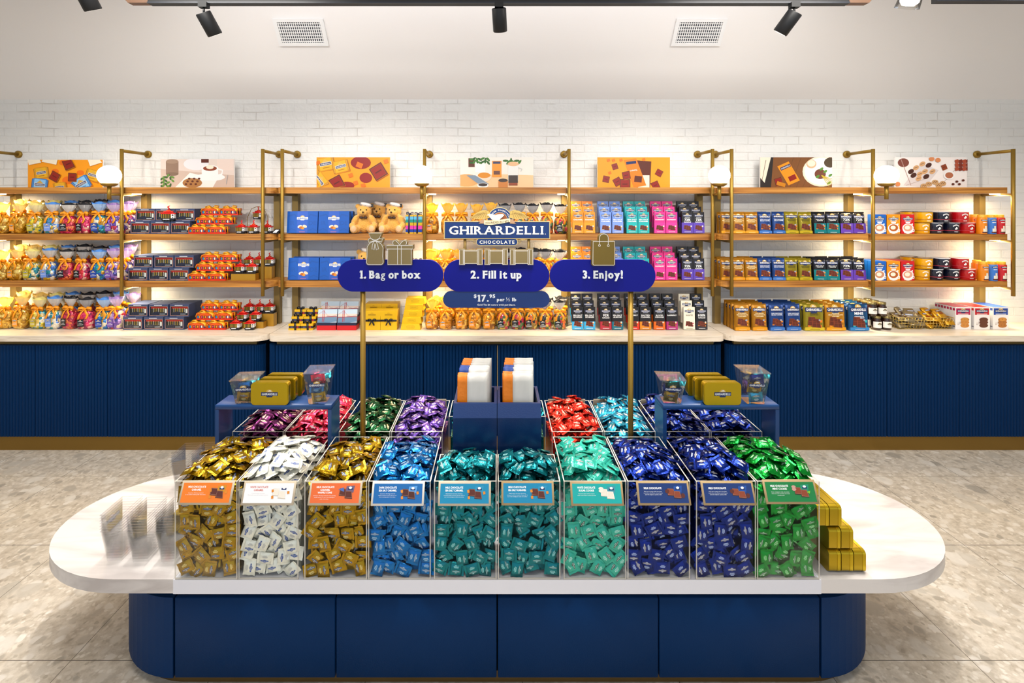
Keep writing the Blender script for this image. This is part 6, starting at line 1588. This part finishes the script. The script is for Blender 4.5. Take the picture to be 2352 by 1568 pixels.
KFB = Kit(flat_box)
for l in range(5): KFB.place((at(943 + 2.0 * l, 3.65), 3.648 + .014 * l, ZC + E0 + .0465 * l), f'plain yellow gift box, {ORD[l]} from the bottom of the stack, counter', 'gift box', 'plain yellow boxes stacked on the counter')

# ------------------------------------------------------------------ cocoa, mugs, canisters, jars, baskets, cookie boxes
def cocoa(col, cup):
    m = MB(); w_, h_, d_ = .05, .147, .055; c = C(col, .38)
    m.box(-w_, w_, 0, d_, 0, h_, c); m.y = -.0002
    logo(m, 0, h_ * .78, .075); m.rect(0, h_ * .665, .05, .005, INK); m.rect(0, h_ * .58, .035, .008, INK)
    m.disc(0, h_ * .27, .041, .04, INK, 20, PI, 2 * PI); m.disc(0, h_ * .3, .043, .034, INK, 20); m.disc(0, h_ * .31, .035, .027, C(cup, .4), 20); m.disc(-.004, h_ * .32, .02, .015, CREAM, 12)
    m.line([(.036, h_ * .22), (.047, h_ * .2), (.046, h_ * .12), (.03, h_ * .1)], .007, INK); m.rect(0, h_ * .05, .06, .003, INK); m.disc(.032, h_ * .5, .006, .006, INK, 8)
    return put('cocoa_box', m)
KC = [Kit(cocoa, '#1060c0', '#c88a6a'), Kit(cocoa, '#e8900c', '#b05a20'), Kit(cocoa, '#c8141c', '#d89a80')]
for tier, rows in (('upper shelf', 1), ('lower shelf', 3)):
    for r in range(rows):
        for k, (px, cn) in enumerate(zip((2020.4, 2052.3, 2085.3), ('blue', 'orange', 'red'))):
            KC[k].place((at(px), 3.66 + .058 * r, TIER[tier] + E0), f'{cn} cocoa box with a cup picture, {ROW[r]}, {tier}', 'cocoa box', f'cocoa boxes on the {tier}')
def mug(col, rim):
    t = thing('mug'); r, h = .057, .082; c = C(col, .18, 0, .5); cr = C(rim, .25)
    m = MB(); m.lathe([(r * .94, 0), (r, .004), (r, h)], 32, c); m.lathe([(r - .004, h - .001), (r - .004, .006), (0, .006)], 32, INK, caps=False); put('cup', m, t)
    put('rim', MB().lathe([(r + .001, h - .002), (r + .001, h + .0015), (r - .0045, h + .0015), (r - .0045, h - .002)], 32, cr, caps=False), t)
    m = MB(); m.tube([(r - .003 + .028 * math.sin(q), 0, h * .52 + h * .3 * math.cos(q)) for q in [PI * i / 12 for i in range(13)]], .0055, 8, c, Matrix.Rotation(.55, 4, 'Z')); put('handle', m, t)
    m = MB(); 
    def wrapz(a, z, w_, hh, mt, k=.0006):
        v = []
        for q in [-.5 + i / 12 for i in range(13)]:
            an = a + q * w_ / r
            v += [(math.sin(an) * (r + k), -math.cos(an) * (r + k), z - hh / 2), (math.sin(an) * (r + k), -math.cos(an) * (r + k), z + hh / 2)]
        m.add(v, [(2 * i, 2 * i + 2, 2 * i + 3, 2 * i + 1) for i in range(12)], mt)
    wrapz(-.4, .024, .15, .003, C('#c8384a' if col != '#e8a80c' else '#8a3010', .3))
    for q in range(11): wrapz(-.44 + .068 * q, .058 + .008 * math.sin(PI * q / 10), .0028 if q % 3 else .0034, .0095, INK)
    wrapz(-.1, .038, .02, .006, INK, .0008); wrapz(-.06, .045, .009, .012, INK, .0008); wrapz(-.15, .033, .012, .004, INK, .0008); wrapz(-.1, .014, .026, .0035, INK, .0008)
    put('mug_print', m, t)
    return t
KM = {'yellow': Kit(mug, '#e8a80c', '#3a2a10'), 'navy': Kit(mug, '#10162c', '#d8dce4'), 'red': Kit(mug, '#c01018', '#e8e0e0')}
bot = [(2114, 'yellow'), (2144, 'navy'), (2181, 'navy'), (2219, 'red')]; topm = [(2121, 'yellow'), (2159, 'navy'), (2201, 'red')]
for tier in ('upper shelf', 'lower shelf'):
    nav = 0
    for i, (px, c) in enumerate(bot):
        nm = c if c != 'navy' else ('left navy' if i == 1 else 'right navy')
        KM[c].place((at(px, 3.72) + (0, .002, .006, -.004)[i], 3.722, TIER[tier] + E0), f'{nm} enamel mug in the bottom layer, front, {tier}', 'mug', f'enamel mugs on the {tier}')
    for i, (px, c) in enumerate(topm): KM[c].place((at(px, 3.72) + .004 * i, 3.722, TIER[tier] + E0 + .0842), f'{c} enamel mug in the top layer, front, {tier}', 'mug', f'enamel mugs on the {tier}')
    KM['yellow'].place((at(2092, 3.8), 3.815, TIER[tier] + E0 + .0842), f'yellow enamel mug in the top layer, behind, {tier}', 'mug', f'enamel mugs on the {tier}')
    KM['yellow'].place((at(2092, 3.8), 3.815, TIER[tier] + E0), f'yellow enamel mug in the bottom layer, behind, {tier}', 'mug', f'enamel mugs on the {tier}')
def canister(col):
    t = thing('canister'); r, h = .032, .12; c = C(col, .35)
    put('can', MB().lathe([(r * .97, 0), (r, .003), (r, h), (r * .9, h + .004)], 24, c), t); put('lid', MB().lathe([(r * .82, h + .0042), (r * .82, h + .022), (r * .75, h + .025)], 24, C('#eeb02a', .35)), t)
    m = MB()
    def pz(a, z, w_, hh, mt, k=.0006):
        v = []
        for q in [-.5 + i / 8 for i in range(9)]:
            an = a + q * w_ / r; v += [(math.sin(an) * (r + k), -math.cos(an) * (r + k), z - hh / 2), (math.sin(an) * (r + k), -math.cos(an) * (r + k), z + hh / 2)]
        m.add(v, [(2 * i, 2 * i + 2, 2 * i + 3, 2 * i + 1) for i in range(8)], mt)
    pz(-.1, h * .5, .05, h * .92, C(col, .33), .0003)
    pz(-.1, h * .86, .042, .009, NAVYINK); pz(-.1, h * .86, .034, .003, INK, .0009); pz(-.1, h * .93, .014, .005, GOLDINK, .0009); pz(-.1, h * .72, .026, .004, INK)
    pz(0, h * .22, .03, .03, CREAM); pz(0, h * .1, .04, .01, CHOC, .0009); pz(.06, h * .38, .014, .03, CREAM, .0009)
    put('can_print', m, t)
    return t
KN = {'orange': Kit(canister, '#e8880c'), 'blue': Kit(canister, '#3a78d0'), 'red': Kit(canister, '#c8141c')}
for tier, pp in (('upper shelf', ((2232, 'orange', 3.75, 'behind'), (2253, 'orange', 3.655, 'front'), (2274, 'blue', 3.66, 'front'), (2294, 'red', 3.66, 'front'))), ('lower shelf', ((2238, 'orange', 3.75, 'behind'), (2256, 'orange', 3.655, 'front'), (2277, 'blue', 3.66, 'front'), (2298, 'red', 3.66, 'front')))):
    for px, c, D, w_ in pp: KN[c].place((at(px + (4 if D > 3.7 else 0), D) + .004, D, TIER[tier] + E0), f'{c} canister with yellow lid, {w_}, {tier}', 'canister', f'drink canisters on the {tier}')
def jar():
    t = thing('jar'); r, h = .033, .088
    put('glass', MB().lathe([(r * .92, 0), (r, .005), (r, h - .02), (r * .8, h - .008), (r * .8, h)], 20, C('#2a140c', .08, 0, .6)), t); put('lid', MB().lathe([(r * .86, h + .0003), (r * .86, h + .014), (r * .8, h + .016)], 20, C('#8a7a4a', .3, .7)), t)
    m = MB(); v = []
    for i in range(9): a = -1.25 + 2.5 * i / 8; v += [(math.sin(a) * (r + .0004), -math.cos(a) * (r + .0004), .018), (math.sin(a) * (r + .0004), -math.cos(a) * (r + .0004), .064)]
    m.add(v, [(2 * i, 2 * i + 2, 2 * i + 3, 2 * i + 1) for i in range(8)], C('#efece6', .5)); m.y = -r - .0008; m.rect(0, .048, .03, .007, C('#5a5440', .4)); m.disc(0, .052, .008, .006, C('#8a7a40', .4), 8, 0, PI); m.rect(0, .036, .02, .0018, C('#8a8478', .5)); put('jar_label', m, t)
    return t
KJ = Kit(jar)
for r in range(3):
    for i, px in enumerate((2009.5, 2032)):
        for l in range(2):
            KJ.place((at(px - 9 * l, 3.68) - .0 * r, 3.667 + .0672 * r + .006 * l, ZC + E0 + .1046 * l), f'white labelled jar, {"left" if i == 0 else "right"}, {"bottom" if l == 0 else "top"} layer, {ROW[r]}, counter', 'jar', 'sauce jars on the counter')
WIRE = C('#e6c468', .3, .6)
def wire_basket():
    m = MB(); a0, b0, a1, b1, h = .088, .06, .104, .075, .088
    def ring(a, b, z): return [(-a, -b, z), (a, -b, z), (a, b, z), (-a, b, z)]
    for q in (0, .25, .5, .75, 1): m.tube(ring(a0 + (a1 - a0) * q, b0 + (b1 - b0) * q, h * q + .002), .0016 if q < 1 else .0024, 6, WIRE, closed=True)
    for i in range(9):
        u = -1 + 2 * i / 8
        for s_ in (-1, 1): m.tube([(u * a0, s_ * b0, .002), (u * a1, s_ * b1, h)], .0014, 5, WIRE)
    for i in range(1, 6):
        u = -1 + 2 * i / 6
        for s_ in (-1, 1): m.tube([(s_ * a0, u * b0, .002), (s_ * a1, u * b1, h)], .0014, 5, WIRE)
        m.tube([(-a0, u * b0, .002), (a0, u * b0, .002)], .0014, 5, WIRE)
    return put('wire_basket', m)
def packet(col, col2):
    m = MB(); mt = foil(col, .4, .3, .5); v = []; f = []
    for s_ in (1, -1):
        o = len(v)
        for j in (-1, -.7, 0, .7, 1):
            for i in (-1, -.85, 0, .85, 1): v.append((.034 * i, .046 * j, s_ * (.012 if abs(i) < .9 and abs(j) < .9 else .0005)))
        for j in range(4):
            for i in range(4): q = (o + 5 * j + i, o + 5 * j + i + 1, o + 5 * j + i + 6, o + 5 * j + i + 5); f.append(q if s_ > 0 else q[::-1])
    m.add(v, f, mt, smooth=True); z = .0127
    for cx, cy, w_, h_, c in ((0, .012, .05, .013, NAVYINK), (0, .012, .042, .004, INK), (0, -.012, .034, .014, C(col2, .4))): m.add([(cx - w_ / 2, cy - h_ / 2, z), (cx + w_ / 2, cy - h_ / 2, z), (cx + w_ / 2, cy + h_ / 2, z), (cx - w_ / 2, cy + h_ / 2, z)], [(0, 1, 2, 3)], c); z += .0002
    return put('sweet_packet', m)
KW, KPB, KPG = Kit(wire_basket), Kit(packet, '#8a7a5a', '#3a1a14'), Kit(packet, '#c8900c', '#8a3a10')
for px, kp, cn, nm in ((2077, KPB, 'bronze', 'left'), (2141, KPG, 'gold', 'right')):
    x = at(px, 3.73)
    KW.place((x, 3.735, ZC + E0), f'gold wire basket of {cn} packets on the counter', 'basket', 'wire baskets on the counter')
    for i in range(14):
        r, c = divmod(i, 5); 
        kp.place((x - .066 + .033 * c + (.016 if r == 1 else 0), 3.705 + .024 * (i % 3) - .008 * r, ZC + .036 + .028 * r + (.022 if c % 2 else 0)), f'{cn} sweet packet heaped in the {nm} wire basket', 'packet', f'{cn} packets in the wire basket', rz=random.uniform(-.6, .6), tilt=.75 + random.uniform(-.3, .3))
def cookie_box(col, cook):
    m = MB(); w_, h_, d_ = .06, .17, .024; wh = C('#f0eeee', .45); c = C(col, .4)
    m.box(-w_, w_, 0, d_, 0, h_, wh); m.box(-w_ + .0003, w_ - .0003, .0002, d_ - .0002, h_, h_ + .0004, c); m.y = -.0002
    m.rect(0, h_ * .8, 2 * w_ - .012, .05, c); logo(m, 0, h_ * .83, .09); m.rect(0, h_ * .69, .08, .006, INK)
    k = C(cook, .5)
    for i, z in enumerate((.2, .34, .46)): m.disc(.012, h_ * z - .004, .034, .017, k, 16); m.disc(.012, h_ * z, .031, .014, C('#c88a3c' if i == 2 and cook != '#5a2c1a' else cook, .5), 16)
    for q in range(7): m.disc(-.012 + .008 * q, h_ * (.46 - .13 * (q % 3)), .003, .0024, CHOC, 6)
    for q in range(8): m.disc(-.042 + .007 * (q % 4), h_ * (.22 + .035 * (q // 2)), .0026, .002, CHOC, 6)
    s = .0003; m.add([(-w_ - s, .004, h_ * .1), (-w_ - s, d_ - .004, h_ * .1), (-w_ - s, d_ - .004, h_ * .14), (-w_ - s, .004, h_ * .14)], [(0, 1, 2, 3)], C('#8a8a98', .5)); m.add([(-w_ - s, .003, h_ * .84), (-w_ - s, d_ - .003, h_ * .84), (-w_ - s, d_ - .003, h_ * .95), (-w_ - s, .003, h_ * .95)], [(0, 1, 2, 3)], c)
    return put('cookie_box', m)
KCB = [Kit(cookie_box, '#b8104a', '#c8863a'), Kit(cookie_box, '#c4101c', '#5a2c1a'), Kit(cookie_box, '#1c4aa8', '#a86a2a')]
for r in range(7):
    for k, (px, cn) in enumerate(zip((2208, 2251, 2294), ('crimson', 'red', 'blue'))):
        KCB[k].place((at(px, 3.68), 3.665 + .0246 * r, ZC + E0), f'white cookie box with {cn} top, {ORD[r]} from the front, counter', 'cookie box', 'cookie boxes on the counter')
